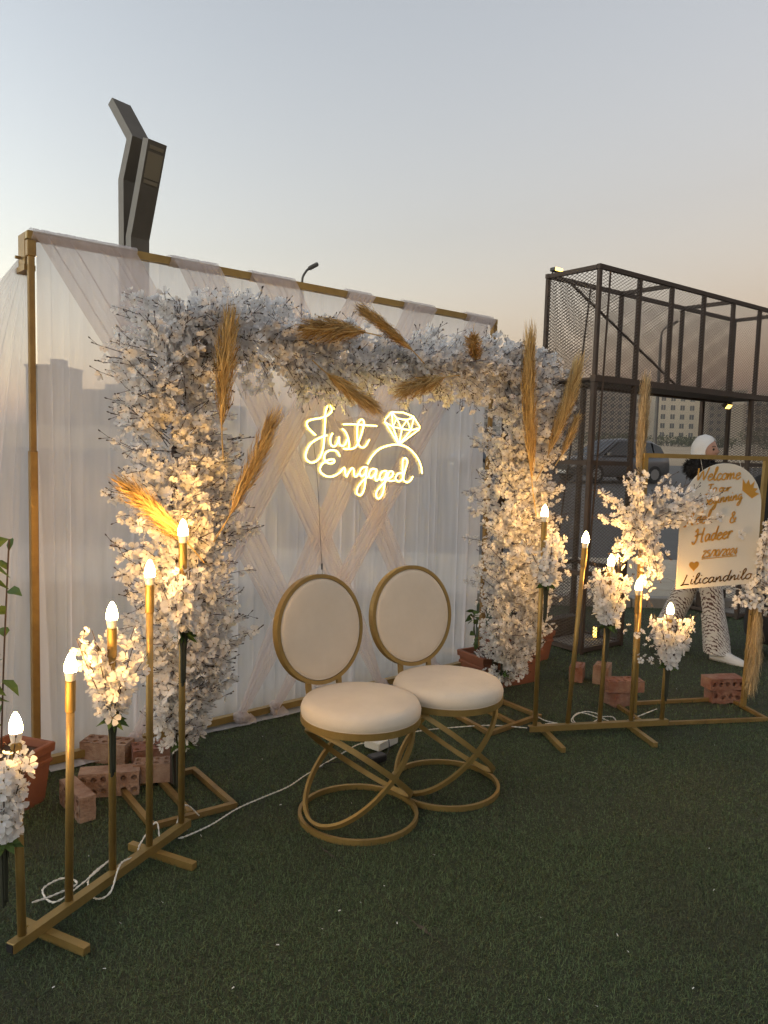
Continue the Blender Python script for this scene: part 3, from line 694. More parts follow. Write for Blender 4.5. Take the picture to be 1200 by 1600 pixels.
# ------------------------------------------------------------------ candle stands and their bouquets
def candle_stand(posts, bar, feet, label):
    root = thing('candle_stand', label, 'candle stand', (*posts[2][:2], 0), 'gold candle stands')
    a, e = [V(*q, 0.0) for q in bar]; t = unit(e-a); s = np.cross(Z, t)
    b = MB(); b.box((a+e)/2+Z*0.045, (np.linalg.norm(e-a)/2, 0.0155, 0.0155), (t, s, Z), bev=0.002); b.build('base_bar', 'gold', root)
    for q, sg in ((a, -1), (e, 1)):
        b = MB(); b.box(q+t*sg*0.001+Z*0.045, (0.0015, 0.012, 0.012), (t, s, Z)); b.build('bar_opening', 'black', root)
    for f0, f1 in feet:
        p, q = V(*f0, 0), V(*f1, 0); t2 = unit(q-p)
        b = MB(); b.box((p+q)/2+Z*0.0155, (np.linalg.norm(q-p)/2, 0.0135, 0.0135), (t2, np.cross(Z, t2), Z), bev=0.002); b.build('foot', 'gold', root)
    for x, y, h, lx, ly in posts:
        p = V(x, y, 0.06); top = V(x+lx, y+ly, h)
        dr = unit(top-p); at = lambda z: p+dr*((z-0.06)/dr[2])
        b = MB(); b.tube([at(0.06), at(h-0.10)], 0.0128, 14); po = b.build('post', 'gold', root, smooth=False)
        po.data.polygons.foreach_set('use_smooth', [len(q.vertices) == 4 for q in po.data.polygons])
        b = MB(); b.lathe([(0.0150, 0), (0.0158, 0.002), (0.0158, 0.098), (0.0150, 0.10)], 16, at(h-0.10), axis=dr); b.build('socket_sleeve', 'gold', root, smooth=False)
        b = MB(); b.lathe([(0.0125, -0.002), (0.0145, 0.004), (0.0175, 0.022), (0.0185, 0.030)], 16, at(h), axis=dr); bb = b.build('bulb', 'bulb_base', root, smooth=True)
        b = MB(); b.lathe([(0.0180, 0.0302), (0.0190, 0.040), (0.0180, 0.052), (0.0145, 0.066), (0.0090, 0.080), (0.0030, 0.089), (0.0, 0.0905)], 12, at(h), axis=dr); b.build('glass', 'bulb', bb, smooth=True)
    return root
LP = [(-1.047, 2.178, 0.655, -0.010, 0.0), (-0.980, 2.357, 0.785, 0.010, 0), (-0.906, 2.545, 0.91, 0.0, 0), (-0.828, 2.706, 1.03, 0.0, 0), (-0.757, 2.882, 1.16, 0.0, 0)]
RP = [(0.851, 4.053, 1.17, 0.0, 0), (1.041, 4.104, 1.03, 0.045, 0), (1.226, 4.138, 0.905, 0.015, 0), (1.411, 4.171, 0.77, 0.0, 0), (1.594, 4.205, 0.635, 0.01, 0)]
candle_stand(LP, [(-1.062, 2.135), (-0.738, 2.915)], [((-1.105, 2.30), (-0.852, 2.178)), ((-0.924, 2.782), (-0.647, 2.651))], 'gold stand of five lit candle bulbs nearest the camera, left of the chairs')
candle_stand(RP, [(0.815, 4.040), (1.630, 4.212)], [((0.895, 4.131+0.06), (0.956, 3.825)), ((1.408, 4.24), (1.466, 3.929))], 'gold stand of five lit candle bulbs on the right, in front of the steel gate')

def bouquet(post, z0, z1, label, seed, n=11, spread=0.55, off=(0.0, -0.035), L=None, extra=()):
    x, y = post[0]+post[3]*z0/post[2]+off[0], post[1]+off[1]
    root = thing('blossom_bouquet', label, 'bouquet', (x, y, z0), 'bouquets on the candle stands'); fl = Flora(seed); r = fl.r
    b = MB()
    for k in range(7):
        a = k*0.9; b.tube([V(x+0.006*math.cos(a), y+0.006*math.sin(a), z0-0.17-0.012*(k % 3)), V(x+0.008*math.cos(a), y+0.008*math.sin(a), z0-0.05), V(x+0.018*math.cos(a), y+0.018*math.sin(a), z0+0.03)], 0.0042, 5)
    b.build('stem_bundle', 'stem', root)
    for k in range(n):
        a = r.uniform(0, 2*PI); c = spread*math.sqrt(r.random()); d = V(math.cos(a)*c, math.sin(a)*c-0.08, 1)
        fl.spray(V(x, y, z0), d, (L or (z1-z0))*r.uniform(0.75, 1.08), 0.05, t0=0.10, step=0.019, size=0.0255, side=0.028, tips=r.random() < 0.5)
    for d, l in extra: fl.spray(V(x, y, z0+0.03), d, l, 0.3, t0=0.3, step=0.022, size=0.021)
    for k in range(12):
        a = k*2.4; fl.leaf(V(x, y, z0+0.005), V(math.cos(a), math.sin(a), r.uniform(-0.2, 0.5)), 0.055, 0.013, 0.4)
    fl.build(root)
bouquet(LP[0], 0.36, 0.68, 'white blossom bouquet on the lowest left candle post, cut by the photo edge', 201, 13, 0.34, (-0.03, -0.03))
bouquet(LP[2], 0.60, 0.92, 'white blossom bouquet on the middle post of the left candle stand', 202, 11, 0.42, (0.012, -0.03))
bouquet(LP[4], 0.81, 1.08, 'white blossom bouquet on the tallest post of the left candle stand', 203, 14, 0.38, (0.012, -0.03))
bouquet(RP[0], 0.83, 1.14, 'white blossom bouquet on the tallest post of the right candle stand', 204, 12, 0.5, (0.02, -0.03))
bouquet(RP[2], 0.60, 0.93, 'white blossom bouquet on the middle post of the right candle stand', 205, 14, 0.5, (0.0, -0.03), extra=((V(0.9, -0.1, -0.15), 0.26),))
bouquet(RP[4], 0.37, 0.68, 'white blossom bouquet on the lowest post of the right candle stand', 206, 11, 0.45, (0.0, -0.03), extra=((V(-0.9, -0.1, 0.25), 0.2),))

# ------------------------------------------------------------------ neon sign
def NP(u, z, f=0.50): return BD(u, f, z)
sign = thing('neon_sign', 'glowing warm white neon sign reading Just Engaged with a diamond ring', 'neon sign', NP(1.507, 1.512))
# stroke centre lines, (along the backdrop, height) in metres
STROKES = [
 [(1.1891,1.5909),(1.1459,1.6229),(1.1361,1.6508),(1.164,1.6658),(1.222,1.6766),(1.2611,1.6911),(1.2883,1.718),(1.2758,1.7385),(1.256,1.7323),(1.2466,1.7),(1.2462,1.6553),(1.2438,1.5977),(1.2378,1.5271),(1.2155,1.4754),(1.1732,1.4527),(1.1381,1.4683),(1.1336,1.4998),(1.1593,1.5445),(1.209,1.5743),(1.2599,1.5918)],
 [(1.294,1.6025),(1.2803,1.5763),(1.2876,1.5422),(1.3136,1.5383),(1.3307,1.5647),(1.335,1.5862),(1.3375,1.5551),(1.3544,1.5391),(1.3747,1.5481),(1.3881,1.5727)],
 [(1.3559,1.6272),(1.3769,1.6116),(1.3963,1.5762),(1.4024,1.5401),(1.392,1.5248),(1.3671,1.5269)],
 [(1.3696,1.5263),(1.4129,1.5252),(1.4462,1.5377),(1.4704,1.5782),(1.4923,1.6387),(1.4947,1.6707),(1.4756,1.6792),(1.4552,1.6506),(1.4527,1.5976),(1.4609,1.5547),(1.4846,1.5352),(1.5102,1.5424),(1.5351,1.5765)],
 [(1.3609,1.6502),(1.4173,1.6531),(1.4679,1.6524),(1.5825,1.6501)],
 [(1.3436,1.4866),(1.3225,1.5124),(1.2819,1.5163),(1.2505,1.4984),(1.2473,1.4693),(1.2757,1.4502),(1.3078,1.4556),(1.3034,1.4699),(1.2673,1.465),(1.2298,1.4435),(1.2211,1.4113),(1.2575,1.3867),(1.3018,1.3839),(1.342,1.4015),(1.3742,1.4278),(1.3818,1.3981),(1.3906,1.3815)],
 [(1.3906,1.3815),(1.4041,1.4047),(1.4244,1.4273),(1.4374,1.4146),(1.4381,1.3947),(1.4512,1.3813),(1.4695,1.3979)],
 [(1.5271,1.4302),(1.4967,1.4301),(1.4761,1.4046),(1.4897,1.3831),(1.5125,1.3978),(1.5229,1.4235),(1.5169,1.3708),(1.5092,1.3168),(1.4886,1.2847),(1.4627,1.2919),(1.4634,1.3208),(1.4906,1.3541),(1.533,1.3829)],
 [(1.5908,1.4195),(1.558,1.4215),(1.5388,1.3944),(1.5535,1.374),(1.5792,1.3943),(1.5926,1.4168),(1.5834,1.3772),(1.5929,1.36),(1.6156,1.3757)],
 [(1.663,1.4113),(1.6314,1.4079),(1.6136,1.3805),(1.6287,1.3611),(1.6515,1.3782),(1.6641,1.4044),(1.6523,1.3561),(1.6402,1.2941),(1.6143,1.2635),(1.5942,1.2743),(1.5959,1.3017),(1.6279,1.3343),(1.6675,1.3643)],
 [(1.6675,1.3643),(1.7033,1.3849),(1.7071,1.4058),(1.6841,1.4086),(1.6695,1.3837),(1.6814,1.3593),(1.72,1.359)],
 [(1.7839,1.3973),(1.7445,1.3973),(1.727,1.3694),(1.751,1.3539),(1.7785,1.3691),(1.7928,1.4113),(1.8097,1.4607),(1.7956,1.4817),(1.7771,1.4731),(1.7762,1.4254),(1.7832,1.3691),(1.8077,1.3491),(1.836,1.3581),(1.8543,1.3814)],
 [(1.5282,1.4485),(1.5599,1.4927),(1.6117,1.5309),(1.6831,1.5508),(1.7475,1.5543),(1.8141,1.5382),(1.8734,1.4968),(1.9097,1.4472),(1.9247,1.397)]]
LINES = [
 [(1.7428,1.5577),(1.6377,1.6747),(1.6434,1.6885),(1.6853,1.7293),(1.7683,1.7307),(1.8449,1.7113),(1.8955,1.657),(1.8865,1.6404),(1.7474,1.5578)],
 [(1.6377,1.6747),(1.6976,1.6496),(1.7627,1.6416),(1.829,1.6356),(1.8939,1.6498)],
 [(1.6853,1.7293),(1.7233,1.6968),(1.7982,1.6903),(1.8469,1.7093)],
 [(1.6854,1.7266),(1.6976,1.6496),(1.7233,1.6968),(1.758,1.6422),(1.7982,1.6903),(1.829,1.6356),(1.849,1.7044)],
 [(1.6976,1.6496),(1.7427,1.5591)],
 [(1.7627,1.6416),(1.7455,1.5591)],
 [(1.829,1.6356),(1.7483,1.5592)]]
for st in STROKES:
    b = MB(); b.tube([NP(*q) for q in catmull([V(*p) for p in st], 5)], 0.0042, 7); b.build('neon_tube', 'neon', sign, smooth=True)
for st in LINES:
    b = MB(); b.tube([NP(*q) for q in st], 0.0036, 7); b.build('neon_tube', 'neon', sign, smooth=True)
OUT = [(1.1078,1.6247),(1.1394,1.5756),(1.1087,1.5246),(1.1075,1.4743),(1.135,1.4398),(1.1815,1.4292),(1.23,1.3726),(1.2862,1.3625),(1.3762,1.3618),(1.4272,1.338),(1.4331,1.2845),(1.4809,1.2578),(1.5321,1.2824),(1.5573,1.3161),(1.5722,1.2679),(1.6152,1.2394),(1.6621,1.2659),(1.6826,1.3281),(1.7566,1.3306),(1.8323,1.3318),(1.8788,1.3742),(1.9374,1.3789),(1.9471,1.4258),(1.8919,1.5184),(1.8364,1.5739),(1.9158,1.6399),(1.9041,1.6821),(1.8441,1.7288),(1.7677,1.7472),(1.6757,1.7445),(1.6187,1.7044),(1.5885,1.6773),(1.5094,1.6927),(1.4496,1.6933),(1.3343,1.6654),(1.3108,1.6902),(1.3037,1.7413),(1.2753,1.7557),(1.2399,1.7442),(1.2255,1.6926),(1.1294,1.6756)]
pts = catmull([V(*p) for p in OUT], 4, True); b = MB(); n_ = len(pts)
b.add([NP(*p, 0.488) for p in pts]+[NP(*p, 0.492) for p in pts], [tuple(range(n_)), tuple(range(2*n_-1, n_-1, -1))]+[(i, (i+1) % n_, n_+(i+1) % n_, n_+i) for i in range(n_)])
b.build('acrylic_panel', 'acrylic', sign)
for u, z0 in ((1.2755, 1.7462), (1.7493, 1.7415)):
    b = MB(); b.tube([NP(u, z0-0.01, 0.49), BD(u, 0.49, 2.0)], 0.0008, 4); b.build('hanging_wire', 'black', sign)
b = MB(); b.tube(catmull([BD(1.187, 0.487, 1.558), BD(1.221, 0.484, 1.333), BD(1.265, 0.45, 1.1), BD(1.304, 0.42, 0.909), BD(1.336, 0.4, 0.715)], 6), 0.0012, 5)
b.box(BD(1.304, 0.42, 0.909), (0.004, 0.004, 0.016)); b.build('power_lead', 'black', sign)

# ------------------------------------------------------------------ chairs
def make_chair(label):
    root = thing('ring_chair', label, 'chair', (0, 0, 0), 'cream ring chairs')
    # local: +Y is where the sitter faces, +X the sitter's right-hand lateral axis as seen from the front
    ring = lambda r, z, n=56: [V(r*math.cos(2*PI*k/n), r*math.sin(2*PI*k/n), z) for k in range(n)]
    b = MB(); b.tube(ring(0.245, 0.0125), 0.01, closed=True, flat=(0.0070, 0.0115), up=Z); b.build('floor_ring', 'gold', root, smooth=False)
    for sx in (-1, 1):
        n = 64; zc, hz, R = 0.228, 0.19, 0.232
        pts_ = [V(sx*R*math.cos(2*PI*k/n), 0.205*math.sin(2*PI*k/n), zc+hz*math.cos(2*PI*k/n)) for k in range(n)]
        upv = unit(V(-sx*hz, 0, R))
        b = MB(); b.tube(pts_, 0.01, closed=True, flat=(0.0065, 0.0108), up=upv); b.build('crossing_ring', 'gold', root)
    b = MB(); b.tube(ring(0.240, 0.432), 0.01, closed=True, flat=(0.010, 0.0135), up=Z); sr = b.build('seat_ring', 'gold', root)
    b = MB()
    b.lathe([(0.0, 0.420), (0.232, 0.420), (0.242, 0.438), (0.2490, 0.455), (0.250, 0.470), (0.244, 0.487), (0.235, 0.500), (0.20, 0.510), (0.14, 0.517), (0.07, 0.520), (0.0, 0.521)], 56)
    b.build('seat_cushion', 'velvet', root, smooth=True)
    # back: circle leaning a little backwards
    lean = math.radians(9); by, bz, rb = -0.280, 0.742, 0.230
    ex, ez = V(1, 0, 0), V(0, -math.sin(lean), math.cos(lean)); en = np.cross(ex, ez)*-1.0   # en points forward (+Y)
    if en[1] < 0: en = -en
    C = V(0, by, bz)
    b = MB(); b.tube([C+ex*rb*math.cos(2*PI*k/64)+ez*rb*math.sin(2*PI*k/64) for k in range(64)], 0.01, closed=True, flat=(0.0085, 0.0165), up=en); b.build('back_ring', 'gold', root)
    b = MB(); rr = rb-0.0085
    b.lathe([(0.0, -0.012), (rr*0.97, -0.012), (rr, -0.006), (rr, 0.008), (rr*0.965, 0.0165), (rr*0.88, 0.022), (rr*0.6, 0.0265), (0.0, 0.028)], 56, C, axis=en); b.build('back_cushion', 'velvet', root, smooth=True)
    b = MB(); b.tube([C+en*0.0135+(ex*math.cos(2*PI*k/64)+ez*math.sin(2*PI*k/64))*rr*0.975 for k in range(64)], 0.0034, 6, closed=True); b.build('piping', 'velvet', root, smooth=True)
    b = MB(); b.tube(ring(0.2435, 0.447), 0.0036, 6, closed=True); b.build('piping', 'velvet', root, smooth=True)
    for sx in (-1, 1):
        b = MB(); b.tube([V(sx*0.085, -0.2235, 0.425), V(sx*0.085, -0.243, 0.50), C+ex*sx*0.085-ez*(math.sqrt(rb*rb-0.085**2)+0.002)], 0.01, flat=(0.012, 0.007), up=V(0, 1, 0)); b.build('back_support', 'gold', root)
    return root
c1 = make_chair('cream ring chair standing nearer, left of the pair, its seat overlapping the other')
fa = math.radians(44)                                   # faces right and towards the camera
c1.location = (-0.072, 3.10, 0); c1.rotation_euler = (0, 0, math.atan2(-math.cos(fa), math.sin(fa))-PI/2)
c2 = copy_tree(c1); c2['label'] = 'cream ring chair standing farther right of the pair, partly behind the other'
c2.location = (0.312, 3.40, 0); c2.rotation_euler = (0, 0, math.atan2(-math.cos(fa-0.13), math.sin(fa-0.13))-PI/2)

# ------------------------------------------------------------------ bricks
def brick_mesh(name, m, L=0.21, W=0.10, H=0.06, nx=5, ny=2, broken=False):
    """hollow clay brick: round holes run through the L x H... holes open on the two wide faces"""
    b = MB(); cw, ch = L/nx, W/ny
    for zz, flip in ((H/2, False), (-H/2, True)):
        for i in range(nx):
            for j in range(ny):
                cx, cy_ = -L/2+cw*(i+0.5), -W/2+ch*(j+0.5); rad = min(cw, ch)*0.33
                sq = [(1, 0), (1, 1), (0, 1), (-1, 1), (-1, 0), (-1, -1), (0, -1), (1, -1)]
                o = [V(cx+x*cw/2, cy_+y*ch/2, zz) for x, y in sq]
                c = [V(cx+rad*math.cos(PI/4*k), cy_+rad*math.sin(PI/4*k), zz) for k in range(8)]
                dn = [p-Z*(0.024 if zz > 0 else -0.024) for p in c]
                fs = [(k, (k+1) % 8, 8+(k+1) % 8, 8+k) for k in range(8)]+[(8+k, 8+(k+1) % 8, 16+(k+1) % 8, 16+k) for k in range(8)]+[tuple(range(16, 24))]
                b.add(o+c+dn, [f if not flip else f[::-1] for f in fs])
    s = [(-L/2, -W/2), (L/2, -W/2), (L/2, W/2), (-L/2, W/2)]
    for k in range(4):
        (x0, y0), (x1, y1) = s[k], s[(k+1) % 4]
        b.add([V(x0, y0, -H/2), V(x1, y1, -H/2), V(x1, y1, H/2), V(x0, y0, H/2)], [(0, 1, 2, 3)])
    jr = np.random.default_rng(len(b.v)+int(L*1e4)); hsh = {}
    b.v = [tuple(np.array(p)+hsh.setdefault((round(p[0], 4), round(p[1], 4), round(p[2], 4)), jr.normal(size=3)*0.0012)) for p in b.v]
    if broken:
        b.v = [(x+(0.012*math.sin(y*90+z*60) if x > L*0.3 else 0), y+(0.006*math.sin(x*70)), z) for x, y, z in b.v]
    o = b.build(name, m); return o
def put_brick(label, loc, rz, m='brick', roll=(0, 0), size=(0.21, 0.10, 0.06), holes=(5, 2), broken=False):
    o = brick_mesh('brick', m, *size, *holes, broken=broken); o.location = loc; o.rotation_euler = (roll[0], roll[1], rz)
    return tag(o, label, 'brick', 'loose bricks weighing down the stands')
put_brick('clay brick nearest the left planter, lying askew behind the second candle post', (-1.235, 3.06, 0.055), math.radians(-48), 'brick', (PI/2, 0), (0.23, 0.105, 0.065))
put_brick('clay brick with a double row of holes facing the camera, between two candle posts', (-1.165, 3.24, 0.055), math.radians(14), 'brick', (PI/2, 0), (0.25, 0.105, 0.09), (6, 2))
put_brick('flat clay brick against the sheer curtain on the bottom rail beside the left post', (-1.30, 3.585, 0.05), math.radians(-8), 'brick', (0, 0), (0.23, 0.10, 0.10))
put_brick('flat holed brick under the sash knot on the bottom rail', (-1.06, 3.58, 0.045), math.radians(24), 'brick_red', (0, 0), (0.23, 0.12, 0.085))
put_brick('holed brick sitting on the back bar of the left floor frame', (-0.985, 3.335, 0.07), math.radians(12), 'brick', (0, 0), (0.20, 0.085, 0.085))
put_brick('half brick lying far right of the planter, left one of the two before the gate', (1.34, 5.10, 0.055), math.radians(70), 'brick_red', (0, 0), (0.16, 0.09, 0.10), (4, 2))
put_brick('half brick standing before the gate beside the middle candle post, right one of the two', (1.50, 5.06, 0.065), math.radians(64), 'brick', (0, 0), (0.15, 0.10, 0.12), (3, 2))
put_brick('red holed brick on top of the small two-brick pile behind the candle stand', (1.50, 4.62, 0.125), math.radians(8), 'brick_red', (0, 0), (0.23, 0.11, 0.07))
put_brick('rough broken brick under the small two-brick pile behind the candle stand', (1.49, 4.62, 0.047), math.radians(25), 'brick_red', (0, 0), (0.17, 0.10, 0.083), (4, 2), True)
put_brick('solid-faced brick on top of the pile at the sign frame corner', (2.165, 4.735, 0.125), math.radians(10), 'brick_red', (PI/2, 0), (0.23, 0.072, 0.11), (5, 1))
put_brick('chipped brick under the pile at the sign frame corner', (2.17, 4.735, 0.046), math.radians(4), 'brick_red', (PI/2, 0), (0.19, 0.085, 0.11), (4, 1), True)

# ------------------------------------------------------------------ planters
def planter(label, loc, rz, size=(0.5, 0.22, 0.2)):
    L, W, H = size; root = thing('planter', label, 'planter', loc, 'terracotta planters')
    c, s = math.cos(rz), math.sin(rz); ex, ey = V(c, s, 0), V(-s, c, 0); o = V(*loc)
    rect = lambda l, w, z: [o+ex*x*l/2+ey*y*w/2+Z*z for x, y in ((-1, -1), (1, -1), (1, 1), (-1, 1))]
    b = MB(); b.loft([rect(L*0.84, W*0.8, 0), rect(L*0.86, W*0.82, 0.015), rect(L*0.95, W*0.94, H-0.045), rect(L*0.95, W*0.94, H-0.04), rect(L*0.88, W*0.82, H-0.04), rect(L*0.87, W*0.8, H-0.06)]); b.build('body', 'terracotta', root)
    b = MB(); R = [rect(L*0.96, W*0.95, H-0.042), rect(L, W, H-0.038), rect(L*1.01, W*1.02, H-0.006), rect(L*0.995, W*0.99, H), rect(L*0.94, W*0.87, H), rect(L*0.92, W*0.84, H-0.03)]
    b.loft(R, caps=False); b.build('rim', 'terracotta', root)
    b = MB(); b.loft([rect(L*0.962, W*0.952, H-0.085), rect(L*0.968, W*0.96, H-0.080), rect(L*0.968, W*0.96, H-0.070), rect(L*0.955, W*0.945, H-0.065)], caps=False); b.build('moulding', 'terracotta', root)
    b = MB(); b.grid([[o+ex*x*L*0.45+ey*y*W*0.4+Z*(H-0.035+0.008*math.sin(x*9+y*5)) for x in np.linspace(-1, 1, 9)] for y in np.linspace(-1, 1, 5)]); b.build('soil', 'soil', root, smooth=True)
    return root
planter('terracotta trough cut by the left photo edge, behind the lowest candle bulb', (-1.57, 2.98, 0), math.radians(72), (0.50, 0.24, 0.25))
planter('terracotta trough behind the foot of the right flower column', (0.80, 5.00, 0), math.radians(33), (0.52, 0.26, 0.225))
planter('terracotta trough farther back, behind the right flower column', (1.02, 5.55, 0), math.radians(35), (0.5, 0.24, 0.22))
def leafy(label, base, stems, seed, leafL=0.11):
    root = thing('potted_plant', label, 'plant', base); r = np.random.default_rng(seed); ls = Flora(seed)
    b = MB(); base = V(*base); lv = []
    for k in range(stems):
        a = r.uniform(0, 6.28); top = base+V(0.10*math.cos(a), 0.08*math.sin(a), r.uniform(0.6, 1.0)*(1 if stems > 1 else 0.3)); md = (base+top)/2+V(r.uniform(-0.04, 0.04), 0, 0)
        P_ = catmull([base+V(0.02*k, 0, 0), md, top], 6); b.tube(P_, 0.0035, 5)
        for q in P_[3:]:
            lv.append((q, V(r.uniform(-1, 1), r.uniform(-1, 0.6), r.uniform(-0.2, 0.6))))
    b.build('stem', 'twig', root)
    for q, d in lv:
        lb = MB(); ls.lf = lb; ls.leaf(q, d, leafL*r.uniform(0.7, 1.15), 0.022, 0.5); lb.build('leaf', 'leaf', root)
leafy('green leafy potted plant at the left photo edge, growing in the trough', (-1.55, 2.94, 0.20), 4, 5, 0.12)
leafy('low green plant in the trough behind the foot of the right flower column', (0.66, 4.95, 0.18), 1, 8, 0.07)

# ------------------------------------------------------------------ cables and electrics
def cable(label, pts, r=0.0032, m='cable', twist=True):
    P_ = catmull([V(*p) if len(p) == 3 else V(*p, 0.017) for p in pts], 10); b = MB()
    if twist:
        for ph in (0, PI):
            Q = []
            acc = 0
            for i, p in enumerate(P_):
                t = unit(P_[min(i+1, len(P_)-1)]-P_[max(0, i-1)]); s = np.cross(t, Z); 
                if i: acc += np.linalg.norm(p-P_[i-1])
                a = acc*150+ph; Q.append(p+(s*math.cos(a)+Z*math.sin(a))*r*0.62)
            b.tube(Q, r*0.68, 5)
    else: b.tube(P_, r, 6)
    return tag(b.build('cable', m, origin=P_[0], smooth=True), label, 'cable')
cable('white twisted cable running over the turf from the left stand to behind the near chair', [(-0.757, 2.84), (-0.729, 2.862), (-0.656, 2.953), (-0.58, 3.092), (-0.49, 3.202), (-0.394, 3.313), (-0.322, 3.451), (-0.187, 3.68), (-0.097, 3.824), (-0.03, 3.84)])
cable('tangled white cable looping along the base of the left candle stand', [(-1.122, 2.405), (-1.069, 2.45), (-1.02, 2.52), (-1.08, 2.55), (-1.12, 2.48), (-1.05, 2.41), (-0.98, 2.47, .05), (-0.93, 2.58, .07), (-0.95, 2.66, .03), (-0.99, 2.55, .02), (-0.93, 2.44), (-0.87, 2.42, .05), (-0.88, 2.55, .075), (-0.86, 2.65, .05), (-0.87, 2.74, .05), (-0.83, 2.80, .10), (-0.80, 2.76, .03), (-0.78, 2.85, .03), (-0.76, 2.94, .10), (-0.72, 3.02, .02)])
cable('white cable crossing the turf from the far chair towards the right candle stand', [(0.06, 3.90), (0.2, 4.02), (0.385, 4.092), (0.639, 4.15), (0.864, 4.125), (0.95, 4.20), (1.01, 4.20)])
cable('heap of looped white cable behind the base of the right candle stand', [(0.90, 4.35), (0.96, 4.24), (1.08, 4.19), (1.2, 4.22, .02), (1.29, 4.36), (1.22, 4.42), (1.12, 4.30), (1.14, 4.18), (1.25, 4.20, .03), (1.27, 4.32), (1.17, 4.36, .03), (1.10, 4.24), (1.2, 4.16, .02), (1.34, 4.23), (1.36, 4.34), (1.28, 4.29, .03), (1.36, 4.24), (1.475, 4.33), (1.674, 4.503)])
ps = thing('power_strip', 'white power strip on the turf behind the near chair seat', 'power strip', (0.02, 3.84, 0))
ea = math.radians(52); ex, ey = V(math.cos(ea), math.sin(ea), 0), V(-math.sin(ea), math.cos(ea), 0); o_ = V(0.02, 3.84, 0)
b = MB(); b.box(o_+Z*0.030, (0.082, 0.05, 0.02), (ex, ey, Z), bev=0.006); b.build('body', 'white_plastic', ps)
b = MB(); b.box(o_+Z*0.053, (0.090, 0.058, 0.004), (ex, ey, Z), bev=0.003); b.build('cover', 'white_plastic', ps)
for k in (-1, 0, 1):
    b = MB(); b.lathe([(0.019, 0), (0.019, 0.003), (0.016, 0.003), (0.016, 0.0005)], 14, o_+ex*k*0.05+Z*0.057); b.build('socket', 'black', ps)
pl_ = thing('plug', 'black plug and thin lead pushed into the white power strip', 'plug', o_+ex*0.05+Z*0.058)
b = MB(); b.box(o_+ex*0.05+Z*0.075, (0.014, 0.014, 0.016), (ex, ey, Z), bev=0.004); b.build('body', 'black', pl_)
b = MB(); b.tube(catmull([o_+ex*0.05+Z*0.088, V(0.05, 3.80, 0.10), V(0.06, 3.74, 0.04), V(0.04, 3.66, 0.02)], 6), 0.0025, 5); b.build('lead', 'black', pl_)
ad = thing('power_adapter', 'black power adapter lying on the turf below the white power strip', 'adapter', (0.0, 3.63, 0))
b = MB(); b.box((0.0, 3.63, 0.03), (0.045, 0.026, 0.017), (V(.8, .6, 0), V(-.6, .8, 0), Z), bev=0.006); b.build('body', 'black', ad)
b = MB(); b.tube(catmull([V(-0.035, 3.605, 0.03), V(-0.12, 3.60, 0.02), V(-0.24, 3.58, 0.018), V(-0.26, 3.52, 0.018)], 6), 0.0025, 5); b.build('lead', 'black', ad)

# ------------------------------------------------------------------ welcome sign
sf = thing('sign_frame', 'slim gold frame on a flat floor base carrying the welcome board', 'frame', SG(-0.4, 0, 0))
base_frame(sf, [(1.515, 4.248), (1.45, 4.58), (2.215, 4.755), (2.277, 4.39)], None, 0.0105, 0.0105)
for s_, lx in ((-0.775, -0.01), (0.0, 0.02)):
    b = MB(); b.tube([SG(s_-lx, 0, 0.02), SG(s_+lx, 0, 1.525)], 0.01, flat=(0.0125, 0.0125), up=sg_n); b.build('post', 'gold', sf)
b = MB(); b.box(SG(-0.38, 0, 1.535), (0.42, 0.0125, 0.0125), (sg_d, sg_n, Z), bev=0.002); b.build('top_bar', 'gold', sf)
BW, BH = 0.535, 0.725; bx0, bz0 = -0.567, 0.762
tilt = math.radians(1.2)
def WB(x, z, f=0.0):
    xx = x*math.cos(tilt)-z*math.sin(tilt)*0; return SG(bx0+x, 0.045+f, bz0+z+x*0.055)
wb_ = thing('welcome_board', 'cream arched welcome board with raised gold lettering hanging in the slim frame', 'sign board', WB(BW/2, 0))
out = [(0, 0), (BW, 0)]
for k in range(25):
    a = PI*k/24; out.append((BW/2+BW/2*math.cos(a), BH-BW/2+BW/2*math.sin(a)))
b = MB(); n_ = len(out); b.add([WB(*p, 0.004) for p in out]+[WB(*p, -0.004) for p in out], [tuple(range(n_)), tuple(range(2*n_-1, n_-1, -1))]+[(i, n_+i, n_+(i+1) % n_, (i+1) % n_) for i in range(n_)])
b.build('board', 'board', wb_)
for x in (0.14, 0.40):
    b = MB(); b.tube([WB(x, BH-0.08, 0), SG(bx0+x, 0.0, 1.53)], 0.001, 4); b.build('hanging_thread', 'white_plastic', wb_)
